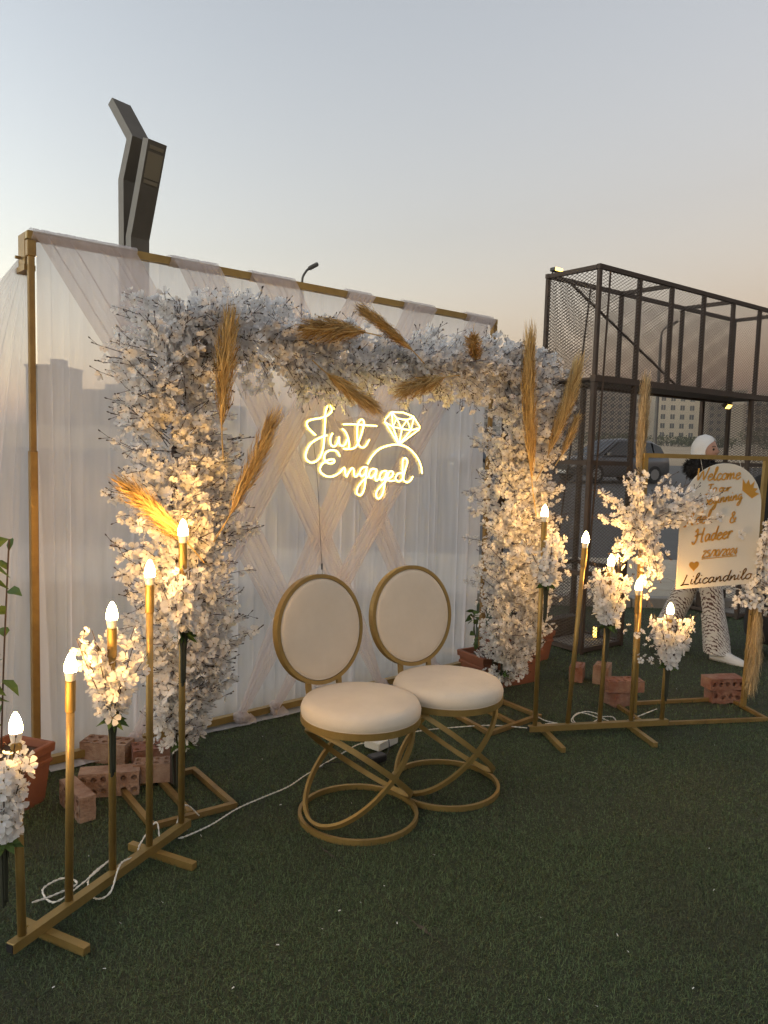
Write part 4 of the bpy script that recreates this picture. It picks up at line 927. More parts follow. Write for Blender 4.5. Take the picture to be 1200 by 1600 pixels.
GL = {  # single-stroke script; x-height 1, ascender 2, descender -1
 'W': (2.0, [[(0, 1.9), (.3, .1), (.9, 1.5), (1.3, .1), (1.9, 2.0)]]), 'e': (.95, [[(.1, .5), (.75, .7), (.55, 1), (.15, .75), (.15, .2), (.5, 0), (1, .35)]]),
 'l': (.7, [[(0, .3), (.5, 1.5), (.45, 2), (.2, 1.7), (.2, .3), (.45, 0), (.75, .3)]]), 'c': (.85, [[(.75, .8), (.45, 1), (.1, .6), (.2, .1), (.55, 0), (.9, .3)]]),
 'o': (1.0, [[(.55, 1), (.15, .75), (.15, .2), (.5, 0), (.85, .35), (.75, .9), (.5, 1), (1.0, .85)]]), 'm': (1.6, [[(.1, 0), (.15, .95), (.15, .3), (.5, 1), (.65, .7), (.65, 0), (.75, .5), (1.05, 1), (1.2, .7), (1.2, .15), (1.6, .3)]]),
 'T': (1.3, [[(0, 1.7), (.6, 1.9), (1.3, 1.85)], [(.65, 1.85), (.6, .6), (.4, 0)]]), 'u': (1.1, [[(.1, 1), (.12, .25), (.4, 0), (.8, .4), (.85, 1), (.85, .2), (1.15, .2)]]),
 'r': (.8, [[(.1, 0), (.15, 1), (.2, .5), (.5, 1), (.8, .85)]]), 'B': (1.4, [[(.25, 0), (.35, 2)], [(0, 1.6), (.5, 2), (1.1, 1.85), (1.0, 1.3), (.4, 1.05), (1.1, .9), (1.2, .3), (.7, 0), (.1, .15)]]),
 'g': (1.05, [[(.8, .9), (.4, 1), (.1, .5), (.4, .05), (.8, .6), (.8, -.5), (.5, -1), (.2, -.7), (1.1, .3)]]), 'i': (.55, [[(.15, 1), (.15, .2), (.5, .15)], [(.2, 1.45), (.24, 1.55)]]),
 'n': (1.1, [[(.1, 0), (.15, .95), (.15, .3), (.55, 1), (.75, .7), (.75, .1), (1.1, .3)]]), 'A': (1.7, [[(-.3, -.2), (.2, 0), (1.0, 2), (1.1, .1), (1.4, 0)], [(.3, .8), (1.3, .85)]]),
 'd': (1.1, [[(.8, .9), (.4, 1), (.1, .5), (.4, 0), (.75, .5), (.95, 2), (.85, .3), (1.15, .2)]]), 'H': (1.9, [[(.1, 1.5), (.4, 1.9), (.5, .4), (.1, -.2), (-.2, .2)], [(1.5, 2), (1.35, .2), (1.7, 0)], [(.1, .9), (.8, 1.15), (1.6, 1.1)]]),
 'a': (1.1, [[(.8, .9), (.4, 1), (.1, .5), (.35, 0), (.75, .5), (.8, 1), (.8, .2), (1.1, .2)]]), '&': (1.5, [[(1.3, .1), (.3, 1.5), (.6, 1.9), (.85, 1.5), (.2, .7), (.3, .05), (.9, .1), (1.3, .9)]]),
 '2': (1.0, [[(.1, 1.5), (.5, 1.9), (.8, 1.5), (.1, .05), (.9, .05)]]), '5': (1.0, [[(.85, 1.85), (.3, 1.85), (.2, 1.1), (.7, 1.1), (.8, .5), (.4, 0), (.05, .25)]]), '/': (.8, [[(0, -.1), (.7, 2)]]),
 '1': (.6, [[(.1, 1.5), (.4, 1.9), (.3, 0)]]), '0': (1.0, [[(.5, 1.9), (.1, 1.2), (.15, .3), (.45, 0), (.8, .6), (.8, 1.5), (.5, 1.9)]]), '4': (1.0, [[(.6, 1.9), (.05, .6), (.9, .65)], [(.7, 1.2), (.6, 0)]]),
 'L': (1.3, [[(.5, 1.9), (.3, .3), (0, .0), (.5, .1), (1.2, .05)]]), ' ': (.6, [])}
def lettering(text, x0, x1, base, h, rise=0.0, r=0.0036, mname='gold_mirror', slant=0.2):
    """board drawing units (0..625 across) -> raised strokes"""
    k = BW/625; tw_ = sum(GL[c][0] for c in text); sx = (x1-x0)/tw_; b = MB(); x = 0
    for c in text:
        for st in GL[c][1]:
            Q = [V(p[0]+p[1]*slant, p[1]) for p in st]; Q = catmull(Q, 4) if len(Q) > 2 else Q
            pts_ = []
            for q in Q:
                X = x0+(x+q[0])*sx; pts_.append(WB((X-75)*k, (1395-(base-rise*(X-x0)/(x1-x0))+q[1]*h)*k*0.93, 0.0062))
            b.tube(pts_, r, flat=(r, 0.0018), up=sg_n)
        x += GL[c][0]
    b.build('lettering', mname, wb_)
lettering('Welcome', 175, 515, 605, 48); lettering('To our', 262, 445, 690, 30, 0, 0.0030); lettering('Beginning', 228, 540, 790, 40, 35)
lettering('Adel', 115, 300, 925, 48, 10); lettering('&', 450, 505, 925, 42); lettering('Hadeer', 180, 478, 1060, 52, 22, 0.0042)
MT['gold_dark'] = mat('bronze_mirror_acrylic', (0.42, 0.22, 0.06), 0.25, 0.9)
lettering('25/10/2024', 255, 530, 1170, 26, 5, 0.0030); lettering('Lilicandnilo', 105, 655, 1368, 40, 12, 0.0028, 'gold_dark')
k_ = BW/625
def flat_shape(name, poly, f, m):
    b = MB(); P0_ = [WB((x-75)*k_, (1395-y)*k_*0.93, f) for x, y in poly]; P1_ = [WB((x-75)*k_, (1395-y)*k_*0.93, 0.0045) for x, y in poly]; n = len(poly)
    b.add(P0_+P1_, [tuple(range(n))]+[(i, n+i, n+(i+1) % n, (i+1) % n) for i in range(n)]); b.build(name, m, wb_)
flat_shape('date_underline', [(255, 1180), (530, 1172), (530, 1178), (255, 1186)], 0.0065, 'gold_mirror')
flat_shape('heart', [(200+32*math.sin(t)**3*1.2, 1228-2.6*(13*math.cos(t)-5*math.cos(2*t)-2*math.cos(3*t)-math.cos(4*t))) for t in np.linspace(0, 2*PI, 26)[:-1]][::-1], 0.0065, 'gold_mirror')
flat_shape('crown', [(540, 690), (537, 605), (565, 645), (583, 612), (600, 655), (632, 625), (625, 675), (660, 680), (640, 705), (675, 720), (620, 752)], 0.0065, 'gold_mirror')
for x, y in ((365, 875), (545, 1015)):
    o = link('fabric_flower', BL_ME[1], wb_); p = WB((x-75)*k_, (1395-y)*k_*0.93, 0.012)-np.array(root_loc(wb_)); sc_ = 0.030
    m = Matrix((( sg_d[0]*sc_, 0, sg_n[0]*sc_, p[0]), (sg_d[1]*sc_, 0, sg_n[1]*sc_, p[1]), (0, sc_, 0, p[2]), (0, 0, 0, 1))); o.matrix_local = m

# bouquets on the sign frame
def sign_bouquet(s_, zc, label, seed, specs, cut_stem):
    base = SG(s_, 0.03, zc); root = thing('blossom_bouquet', label, 'bouquet', base, 'bouquets on the sign frame'); fl = Flora(seed); r = fl.r
    for d, L, n, sp in specs:
        for k in range(n):
            dd = sg_d*d[0]+sg_n*d[1]+Z*d[2]+r.normal(size=3)*sp
            fl.spray(base+r.normal(size=3)*0.02, dd, L*r.uniform(0.7, 1.1), r.uniform(0, 0.2), t0=0.12, step=0.020, size=0.0265)
    b = MB(); b.box(SG(s_, 0.015, zc-0.02), (0.02, 0.02, 0.06), (sg_d, sg_n, Z), bev=0.006); b.build('tie', 'stem', root)
    fl.build(root)
sign_bouquet(-0.80, 1.14, 'sprawling white blossom bouquet left of the welcome board', 301,
             [((-.95, .2, .55), 0.36, 4, .12), ((-.45, .3, .9), 0.36, 5, .16), ((.15, .3, 1), 0.36, 5, .18), ((.85, .35, .35), 0.38, 5, .12), ((.85, .35, .8), .42, 5, .10), ((-.75, .3, -.6), 0.30, 4, .14), ((-.1, .4, -1), 0.34, 6, .16), ((.35, .4, -.9), .3, 4, .14), ((0, 1, .1), .14, 7, .4)], 0)
sign_bouquet(0.0, 0.82, 'white blossom bouquet right of the welcome board, cut by the photo edge', 302,
             [((-.1, .3, 1), 0.42, 5, .12), ((.3, .3, .9), .36, 4, .2), ((-.6, .4, -.5), .22, 4, .2), ((.1, .5, -.8), .24, 6, .25), ((.7, .3, .1), .25, 4, .25), ((0, 1, .1), .12, 5, .4)], 0)
plume(SG(-0.81, -0.02, 1.40), SG(-0.80, -0.02, 1.99), 'tall pale pampas plume rising above the sprawling bouquet beside the welcome board', 20, 0.035, 600, m='plume_pale', curve=0.02)
plume(SG(0.0, 0.05, 0.70), SG(-0.03, 0.06, 0.13), 'pale pampas plume hanging upside down at the right end of the sign frame', 21, 0.042, 800, 0.1, 'plume_pale', curve=0.03)

# ------------------------------------------------------------------ steel gate with mesh panels
gate = thing('steel_gate', 'dark steel mesh-clad entrance gate of two towers under a box beam', 'gate', CG(1.4, -0.24, 0))
DP = 0.485; ZP, ZT = 2.09, 2.90
axc = (cg_d, cg_n, Z)
def gpost(s_, f_, z0, z1, r=0.022, nm='post'):
    b = MB(); b.box(CG(s_, f_, (z0+z1)/2), (r, r, (z1-z0)/2), axc, bev=0.004); return b.build(nm, 'steel', gate)
def grail(s0, f0, s1, f1, z, r=0.0165, nm='rail'):
    a, e = CG(s0, f0, z), CG(s1, f1, z); t = unit(e-a); b = MB(); b.box((a+e)/2, (np.linalg.norm(e-a)/2-0.021, r, r), (t, np.cross(Z, t), Z)); return b.build(nm, 'steel', gate)
for s_ in (0.0, 0.5, 2.33, 2.83):
    for f_ in (0.0, -DP): gpost(s_, f_, 0.0, ZP-0.026, 0.019)
for s_ in (0.0, 0.5, 0.94, 1.42, 1.9, 2.37, 2.83): gpost(s_, 0.0, ZP+0.025, ZT-0.017, 0.0165)
for s_ in (0.0, 0.95, 1.89, 2.83): gpost(s_, -DP, ZP+0.025, ZT-0.017, 0.0165)
for f_ in (0.0, -DP): grail(-0.04, f_, 2.87, f_, ZT); grail(-0.04, f_, 2.87, f_, ZP, 0.024)
for s_ in (0.0, 0.94, 1.9, 2.83): grail(s_, -0.0, s_, -DP, ZT-0.002, 0.016)
for s0, s1 in ((0.0, 0.5), (2.33, 2.83)):
    for z in (1.46, 0.62, 0.03):
        for f_ in (0.0, -DP): grail(s0, f_, s1, f_, z, 0.016)
        for s_ in (s0, s1): grail(s_, 0.0, s_, -DP, z, 0.016)
b = MB(); b.box(CG(1.415, -DP/2, ZP+0.002), (1.39, DP/2-0.03, 0.008), axc); b.build('deck_plate', 'steel', gate)
b = MB(); b.tube([CG(0.25, -DP+0.03, ZT-0.03), CG(1.95, -DP+0.03, ZP+0.03)], 0.012, 6); b.build('diagonal_brace', 'steel', gate)
for s0, s1, f_ in ((0.42, 0.05, -0.40), (0.10, -0.02, 0.02)):
    b = MB(); b.tube([CG(s0, f_, ZT-0.02), CG((s0+s1)/2+0.02, f_, 1.5), CG(s1, f_, 0.05)], 0.008, 5); b.build('stay_rod', 'steel', gate)
def mesh_panel(o, u, w, W, H, dw=0.046, dh=0.0255, t=0.00125):
    """expanded metal: crossing strands clipped to the panel"""
    o, u, w = [np.asarray(q, float) for q in (o, u, w)]; nn = unit(np.cross(u, w)); b = MB(); sl = dh/dw
    for sg_ in (1, -1):
        c = -W*sl if sg_ > 0 else 0.0; cmax = H if sg_ > 0 else H+W*sl
        k = c+dh/2
        while k < cmax:
            # line: y = k + sg*sl*x
            xs = [0.0, W]
            x0, x1 = ((0-k)/(sg_*sl), (H-k)/(sg_*sl)); lo, hi = max(0, min(x0, x1)), min(W, max(x0, x1))
            if hi-lo > 0.01:
                a, e = o+u*lo+w*(k+sg_*sl*lo), o+u*hi+w*(k+sg_*sl*hi); d = unit(e-a); s = np.cross(nn, d)*t*1.35; q = nn*t+nn*(0.0008*sg_)
                b.add([a-s-q, a+s-q, a+s+q, a-s+q, e-s-q, e+s-q, e+s+q, e-s+q], [(0, 1, 5, 4), (1, 2, 6, 5), (2, 3, 7, 6), (3, 0, 4, 7)])
            k += dh
    b.build('mesh_panel', 'mesh', gate)
G_ = 0.022
mesh_panel(CG(G_, 0.012, ZP+G_), cg_d, Z, 2.83-2*G_, ZT-ZP-2*G_)
mesh_panel(CG(G_, -DP-0.012, ZP+G_), cg_d, Z, 2.83-2*G_, ZT-ZP-2*G_)
mesh_panel(CG(-0.012, -DP+G_, ZP+G_), cg_n, Z, DP-2*G_, ZT-ZP-2*G_)
for s0 in (0.0, 2.33):
    for f_ in (0.012, -DP-0.012): mesh_panel(CG(s0+G_, f_, 0.05), cg_d, Z, 0.5-2*G_, ZP-0.08)
    for ss in ((s0-0.012,) if s0 == 0 else (s0+0.512,)): mesh_panel(CG(ss, -DP+G_, 0.05), cg_n, Z, DP-2*G_, ZP-0.08)
for s0 in (0.0, 2.33):
    b = MB(); b.box(CG(s0+0.25, -DP/2, 0.02), (0.235, DP/2-0.02, 0.012), axc); b.build('tower_floor', 'kerb', gate)
    b = MB(); b.box(CG(s0+0.25, -DP+0.08, 0.11), (0.20, 0.05, 0.075), axc, bev=0.006); b.build('ballast_box', 'steel', gate)
def flood(label, c, ax, half=(0.045, 0.02, 0.03)):
    t = thing('flood_lamp', label, 'lamp', c, 'small flood lamps on the gate')
    b = MB(); b.box(c, half, ax, bev=0.004); b.build('housing', 'black', t)
    b = MB(); b.box(np.asarray(c)+ax[1]*(half[1]+0.002), (half[0]*0.85, 0.002, half[2]*0.85), ax); b.build('lens', 'lamp_yellow', t)
    b = MB(); b.tube([np.asarray(c)-ax[1]*half[1], np.asarray(c)-ax[1]*(half[1]+0.03)-ax[2]*0.03], 0.006, 5); b.build('bracket', 'black', t)
flood('lit yellow flood lamp at the top left corner of the gate', CG(0.03, -DP+0.05, ZT+0.045), (cg_d, cg_n, Z), (0.05, 0.025, 0.014))
flood('lit yellow flood lamp under the beam on the right gate tower', CG(2.27, -0.20, ZP-0.075), (cg_d, unit(cg_n*0.8-Z*0.6), unit(Z*0.8+cg_n*0.6)), (0.045, 0.02, 0.025))
flood('lit yellow flood lamp on the floor inside the left gate tower', CG(0.42, -0.17, 0.085), (unit(-cg_n), -cg_d, Z), (0.02, 0.02, 0.05))

# ------------------------------------------------------------------ people
def skin_body(name, joints, edges, parent, mats, root_i=0, zones=None):
    """continuous body: joint graph grown with a Skin modifier"""
    lo = np.array(root_loc(parent)); me = bpy.data.meshes.new(name)
    me.from_pydata([tuple(np.array(j[:3])-lo) for j in joints], edges, [])
    o = link(name, me, parent); o.modifiers.new('skin', 'SKIN').use_smooth_shade = True
    for i, j in enumerate(joints):
        sv = me.skin_vertices[0].data[i]; sv.radius = (j[3], j[4] if len(j) > 4 else j[3]); sv.use_root = (i == root_i)
    sd_ = o.modifiers.new('sub', 'SUBSURF'); sd_.levels = 2; sd_.render_levels = 2
    dg = bpy.context.evaluated_depsgraph_get(); ev = bpy.data.meshes.new_from_object(o.evaluated_get(dg))
    o.modifiers.clear(); o.data = ev
    ev.materials.clear()
    for m in mats: ev.materials.append(MT[m])
    if zones:
        for p in ev.polygons: p.material_index = zones(np.array(p.center)+lo)
    ev.polygons.foreach_set('use_smooth', [True]*len(ev.polygons))
    return o
def head_mesh(c, fwd, R=0.088):
    """egg-shaped head with brow, nose, lips and chin; fwd = facing direction"""
    fwd = unit(fwd); sd_ = np.cross(fwd, Z); b = MB(); rings = []; n, m = 30, 24
    for i in range(m+1):
        th = PI*i/m; z = math.cos(th); row = []
        for k in range(n):
            ph = 2*PI*k/n; f, s = math.cos(ph), math.sin(ph); r = math.sin(th)
            x, y, h = s*r*0.80, f*r*0.98, z*1.22
            if z < 0: x *= 1-0.28*z*z; y = y*(1-0.12*z*z)+(0.10*(-z) if f > 0 else 0)
            g = lambda h0, s0, wh, ws: math.exp(-((h-h0)/wh)**2-((x-s0)/ws)**2)*(1 if f > 0 else 0)
            y += 0.27*g(-0.22, 0, .13, .10)+0.13*g(-0.02, 0, .20, .07)+0.09*g(-0.55, 0, .07, .20)+0.06*g(-0.66, 0, .06, .16)+0.08*g(-0.95, 0, .15, .2)+0.05*g(.20, 0, .10, .5)
            y -= 0.10*(g(0.04, .32, .11, .14)+g(0.04, -.32, .11, .14)); y += 0.05*(g(-.3, .42, .2, .2)+g(-.3, -.42, .2, .2))
            row.append(c+sd_*x*R+fwd*y*R+Z*h*R)
        rings.append(row)
    b.loft(rings, caps=False); return b, sd_, fwd
def face_bits(root, head, c, fwd, R):
    fwd = unit(fwd); sd_ = np.cross(fwd, Z)
    for sx in (-1, 1):
        ec = c+sd_*sx*0.32*R+fwd*0.83*R+Z*0.04*R
        b = MB(); b.lathe([(0.0, -0.011), (0.008, -0.006), (0.010, 0), (0.008, 0.006), (0.0, 0.011)], 10, ec, axis=sd_); b.build('eye', 'dark_hair', head, smooth=True)
        b = MB(); b.tube(catmull([ec+sd_*sx*-0.012+Z*0.019+fwd*0.010, ec+sd_*sx*0.004+Z*0.024+fwd*0.007, ec+sd_*sx*0.02+Z*0.018-fwd*0.003], 4), 0.0022, 5); b.build('eyebrow', 'dark_hair', head, smooth=True)
    b = MB(); lc = c+fwd*0.985*R-Z*0.60*R
    b.tube(catmull([lc-sd_*0.024-fwd*0.010, lc-sd_*0.01+Z*0.003, lc, lc+sd_*0.01+Z*0.003, lc+sd_*0.024-fwd*0.010], 4), [0.003]+[0.005]*15+[0.003], 6); b.build('lips', 'lips', head, smooth=True)
def scarf(root, c, fwd, R, m, face_open=True):
    fwd = unit(fwd); sd_ = np.cross(fwd, Z); b = MB(); rows = []
    n = 34
    a0 = math.radians(68) if face_open else 0
    for i in range(19):
        t = i/18; row = []
        for k in range(n+1):
            # angle from one cheek round the back of the head to the other
            z = 1.36-2.9*t
            opn = max(0.06, a0*math.sqrt(max(0.0, 1-((z+0.22)/1.02)**2)))
            ph = opn+(2*PI-2*opn)*k/n
            r = math.sqrt(max(0.0, 1-(max(z, 0)/1.36)**2)) if z > 0 else 1.0
            rx, ry = 0.95*r, 1.13*r
            if z < -0.7: q = min(1, (-0.7-z)/0.8); rx *= 1-0.18*math.sin(q*PI)+0.55*q*q; ry *= 1-0.25*math.sin(q*PI)+0.25*q*q
            wob = 1+0.02*math.sin(ph*7+z*5)+0.012*math.sin(ph*15-z*9)
            row.append(c+sd_*math.sin(ph)*rx*wob*R+fwd*(math.cos(ph)*ry-0.06)*wob*R+Z*z*R)
        rows.append(row)
    b.grid(rows); return b.build('headscarf', m, root, smooth=True)
def hand(parent, wrist, d, pal, m='skin'):
    d = unit(d); pal = unit(pal-d*(pal @ d)); s = np.cross(d, pal); b = MB(); w = np.asarray(wrist, float)
    rings = []
    for t, wd, th in ((0, .024, .018), (.03, .034, .018), (.065, .040, .016), (.088, .038, .013)):
        rings.append([w+d*t+s*wd*math.cos(a)+pal*th*math.sin(a) for a in np.linspace(0, 2*PI, 11)[:-1]])
    b.loft(rings)
    for k, (off, L) in enumerate(((-.030, .072), (-.010, .082), (.011, .076), (.030, .060))):
        p = w+d*0.082+s*off; q1 = p+d*L*0.45+pal*0.004; q2 = q1+unit(d+pal*0.55)*L*0.33; q3 = q2+unit(d*0.6+pal)*L*0.25
        b.tube([p, q1, q2, q3], [.0088, .0085, .0078, .0060], 7)
    p = w+d*0.03-s*0.030; b.tube([p, p+unit(d-s)*0.030, p+unit(d-s*0.6)*0.058+pal*0.012], [.011, .0098, .0075], 7)
    return b.build('hand', m, parent, smooth=True)
def shoe(parent, heel, d, m, pitch=0.0):
    d = unit(V(d[0], d[1], 0)); s = np.cross(d, Z); dd = unit(d+Z*pitch); nz = np.cross(s, dd)
    if nz[2] < 0: nz = -nz
    rings = []
    for t, w, h in ((-.02, .022, .05), (0, .034, .072), (.05, .036, .076), (.10, .036, .060), (.15, .042, .046), (.20, .041, .036), (.235, .030, .028), (.25, .012, .018)):
        rings.append([heel+dd*t+s*w*x+nz*h*1.35*z for x, z in ((-1, 0), (-1.02, .25), (-.8, .75), (-.35, 1), (.35, 1), (.8, .75), (1.02, .25), (1, 0))])
    b = MB(); b.loft(rings); return b.build('shoe', m, parent, smooth=True)

wm = thing('person', 'woman in white headscarf, black fur collar and printed trousers walking behind the welcome board', 'person', (2.44, 5.78, 0))
hd = unit(V(0.93, -0.36, 0)); sdw = np.cross(hd, Z)            # sdw points to the walker's right (towards the camera)
pel = V(2.42, 5.80, 0.88); rf, lf_ = V(2.555, 5.715, 0.035), V(2.235, 6.00, 0.10)
hipR, hipL = pel+sdw*0.085-Z*0.03, pel-sdw*0.085-Z*0.03
kneeR, kneeL = V(2.505, 5.745, 0.475), V(2.36, 5.93, 0.47)
chest = pel+Z*0.36+hd*0.01; neck = pel+Z*0.53+hd*0.015
shR, shL = chest+sdw*0.165+Z*0.10, chest-sdw*0.165+Z*0.10
elR, elL = chest+sdw*0.215-Z*0.17-hd*0.06, chest-sdw*0.21-Z*0.17+hd*0.03
wrR, wrL = elR+hd*0.12-Z*0.20+sdw*-0.02, elL+hd*0.17-Z*0.17
J = [(*pel, .135, .105), (*(pel+Z*.17), .115, .09), (*chest, .145, .10), (*(chest+Z*.11), .10, .075), (*neck, .05, .05), (*(neck+Z*.06), .047, .047),
     (*hipR, .10, .108), (*kneeR, .090, .084), (*(kneeR*.35+rf*.65), .086, .078), (*rf, .090, .078), (*hipL, .095, .105), (*kneeL, .098, .09), (*(kneeL*.4+lf_*.6), .096, .085), (*lf_, .096, .082),
     (*shR, .07, .065), (*elR, .053, .053), (*wrR, .042, .04), (*shL, .07, .065), (*elL, .053, .053), (*wrL, .042, .04)]
Ed = [(0, 1), (1, 2), (2, 3), (3, 4), (4, 5), (0, 6), (6, 7), (7, 8), (8, 9), (0, 10), (10, 11), (11, 12), (12, 13), (3, 14), (14, 15), (15, 16), (3, 17), (17, 18), (18, 19)]
skin_body('body', J, Ed, wm, ['print', 'skin'], 0, lambda c: 1 if c[2] > neck[2]+0.0 else 0)
hc = neck+Z*0.175-V(0.035, 0, 0); fwdh = unit(V(0.72, -0.69, 0)); RW = 0.085
b, _, _ = head_mesh(hc, fwdh, RW); hdm = b.build('head', 'skin', wm, smooth=True); face_bits(wm, hdm, hc, fwdh, RW)
scarf(wm, hc, fwdh, RW, 'hijab')
def fur(root, c, R, n, seed, ax=None):
    r = np.random.default_rng(seed); vs_, fs = [], []
    for k in range(n):
        a = r.uniform(0, 2*PI); e = r.uniform(-1, 1); nrm = unit(V(math.cos(a)*math.sqrt(1-e*e), math.sin(a)*math.sqrt(1-e*e), e))
        p = c+nrm*R; d = unit(nrm+r.normal(size=3)*0.5-Z*0.2); s = unit(np.cross(d, r.normal(size=3)))*0.003; L = r.uniform(0.02, 0.05); i = len(vs_)
        vs_ += [p-s, p+s, p+d*L]; fs.append((i, i+1, i+2))
    return vs_, fs
cc = neck-V(0.075, 0.03, 0)+Z*0.035; b = MB()
b.lathe([(0.0, -.095), (.06, -.08), (.098, -.04), (.108, 0.0), (.09, .04), (.055, .065), (0, .075)], 18, cc); col_o = b.build('fur_collar', 'fur', wm, smooth=True)
v_, f_ = fur(wm, cc, V(.102, .102, .075), 1900, 4); stuff(big_mesh('fur_strands', v_, f_, ['fur'], None, wm))
for kn, an in ((kneeR, rf), (kneeL, lf_)):                 # straight wide hems over the ankles
    b = MB(); rings = []; pr_ = np.random.default_rng(int(an[0]*1000))
    for q in range(9):
        t = 0.30+0.72*q/8; c_ = kn+(an-kn)*t; c_ = V(c_[0], c_[1], max(c_[2], 0.055))
        rings.append([c_+V(math.cos(a)*(0.089+0.012*q/8), math.sin(a)*(0.081+0.012*q/8), 0)*(1+0.05*math.sin(3*a+q*0.35)+0.03*math.sin(7*a-q*0.8)) for a in np.linspace(0, 2*PI, 29)[:-1]])
    b.loft(rings, caps=False); b.build('trouser_hem', 'print', wm, smooth=True)
hand(wm, wrR, hd*0.5-Z, -sdw); hand(wm, wrL, hd*0.6-Z, sdw)
shoe(wm, V(2.535, 5.735, 0.0), V(0.60, -0.72, 0), 'shoe'); shoe(wm, V(2.20, 6.02, 0.035), hd, 'shoe', -0.12)

p2 = thing('person', 'person in long black clothing cut off by the right photo edge', 'person', (3.08, 5.95, 0))
f2 = unit(V(-0.5, -0.85, 0)); s2 = np.cross(f2, Z); q0 = V(3.08, 5.95, 0.90)
J = [(*q0, .17, .15), (*(q0+Z*.18), .15, .12), (*(q0+Z*.36), .165, .12), (*(q0+Z*.47), .11, .08), (*(q0+Z*.56), .05, .05),
     (*(q0-Z*.35), .20, .19), (*(q0-Z*.65), .225, .21), (*(q0-Z*.84), .235, .22)]
Ed = [(0, 1), (1, 2), (2, 3), (3, 4), (0, 5), (5, 6), (6, 7)]
for sx in (-1, 1):
    i = len(J); a_ = q0+Z*.45+s2*sx*.17; e_ = a_-Z*.27+s2*sx*.06; w_ = e_-Z*.20+f2*.10-s2*sx*.03
    J += [(*a_, .075, .07), (*e_, .062, .06), (*w_, .055, .05)]; Ed += [(3, i), (i, i+1), (i+1, i+2)]
    hand(p2, w_-Z*0.01, -Z+f2*0.3, -s2*sx); shoe(p2, V(3.08, 5.95, 0)+s2*sx*0.09+f2*0.03, f2, 'black')
skin_body('body', J, Ed, p2, ['black_cloth'], 0)
hc2 = q0+Z*.70+f2*.02; b, _, _ = head_mesh(hc2, f2, 0.09); h2 = b.build('head', 'skin', p2, smooth=True); face_bits(p2, h2, hc2, f2, 0.09); scarf(p2, hc2, f2, 0.09, 'black_cloth')

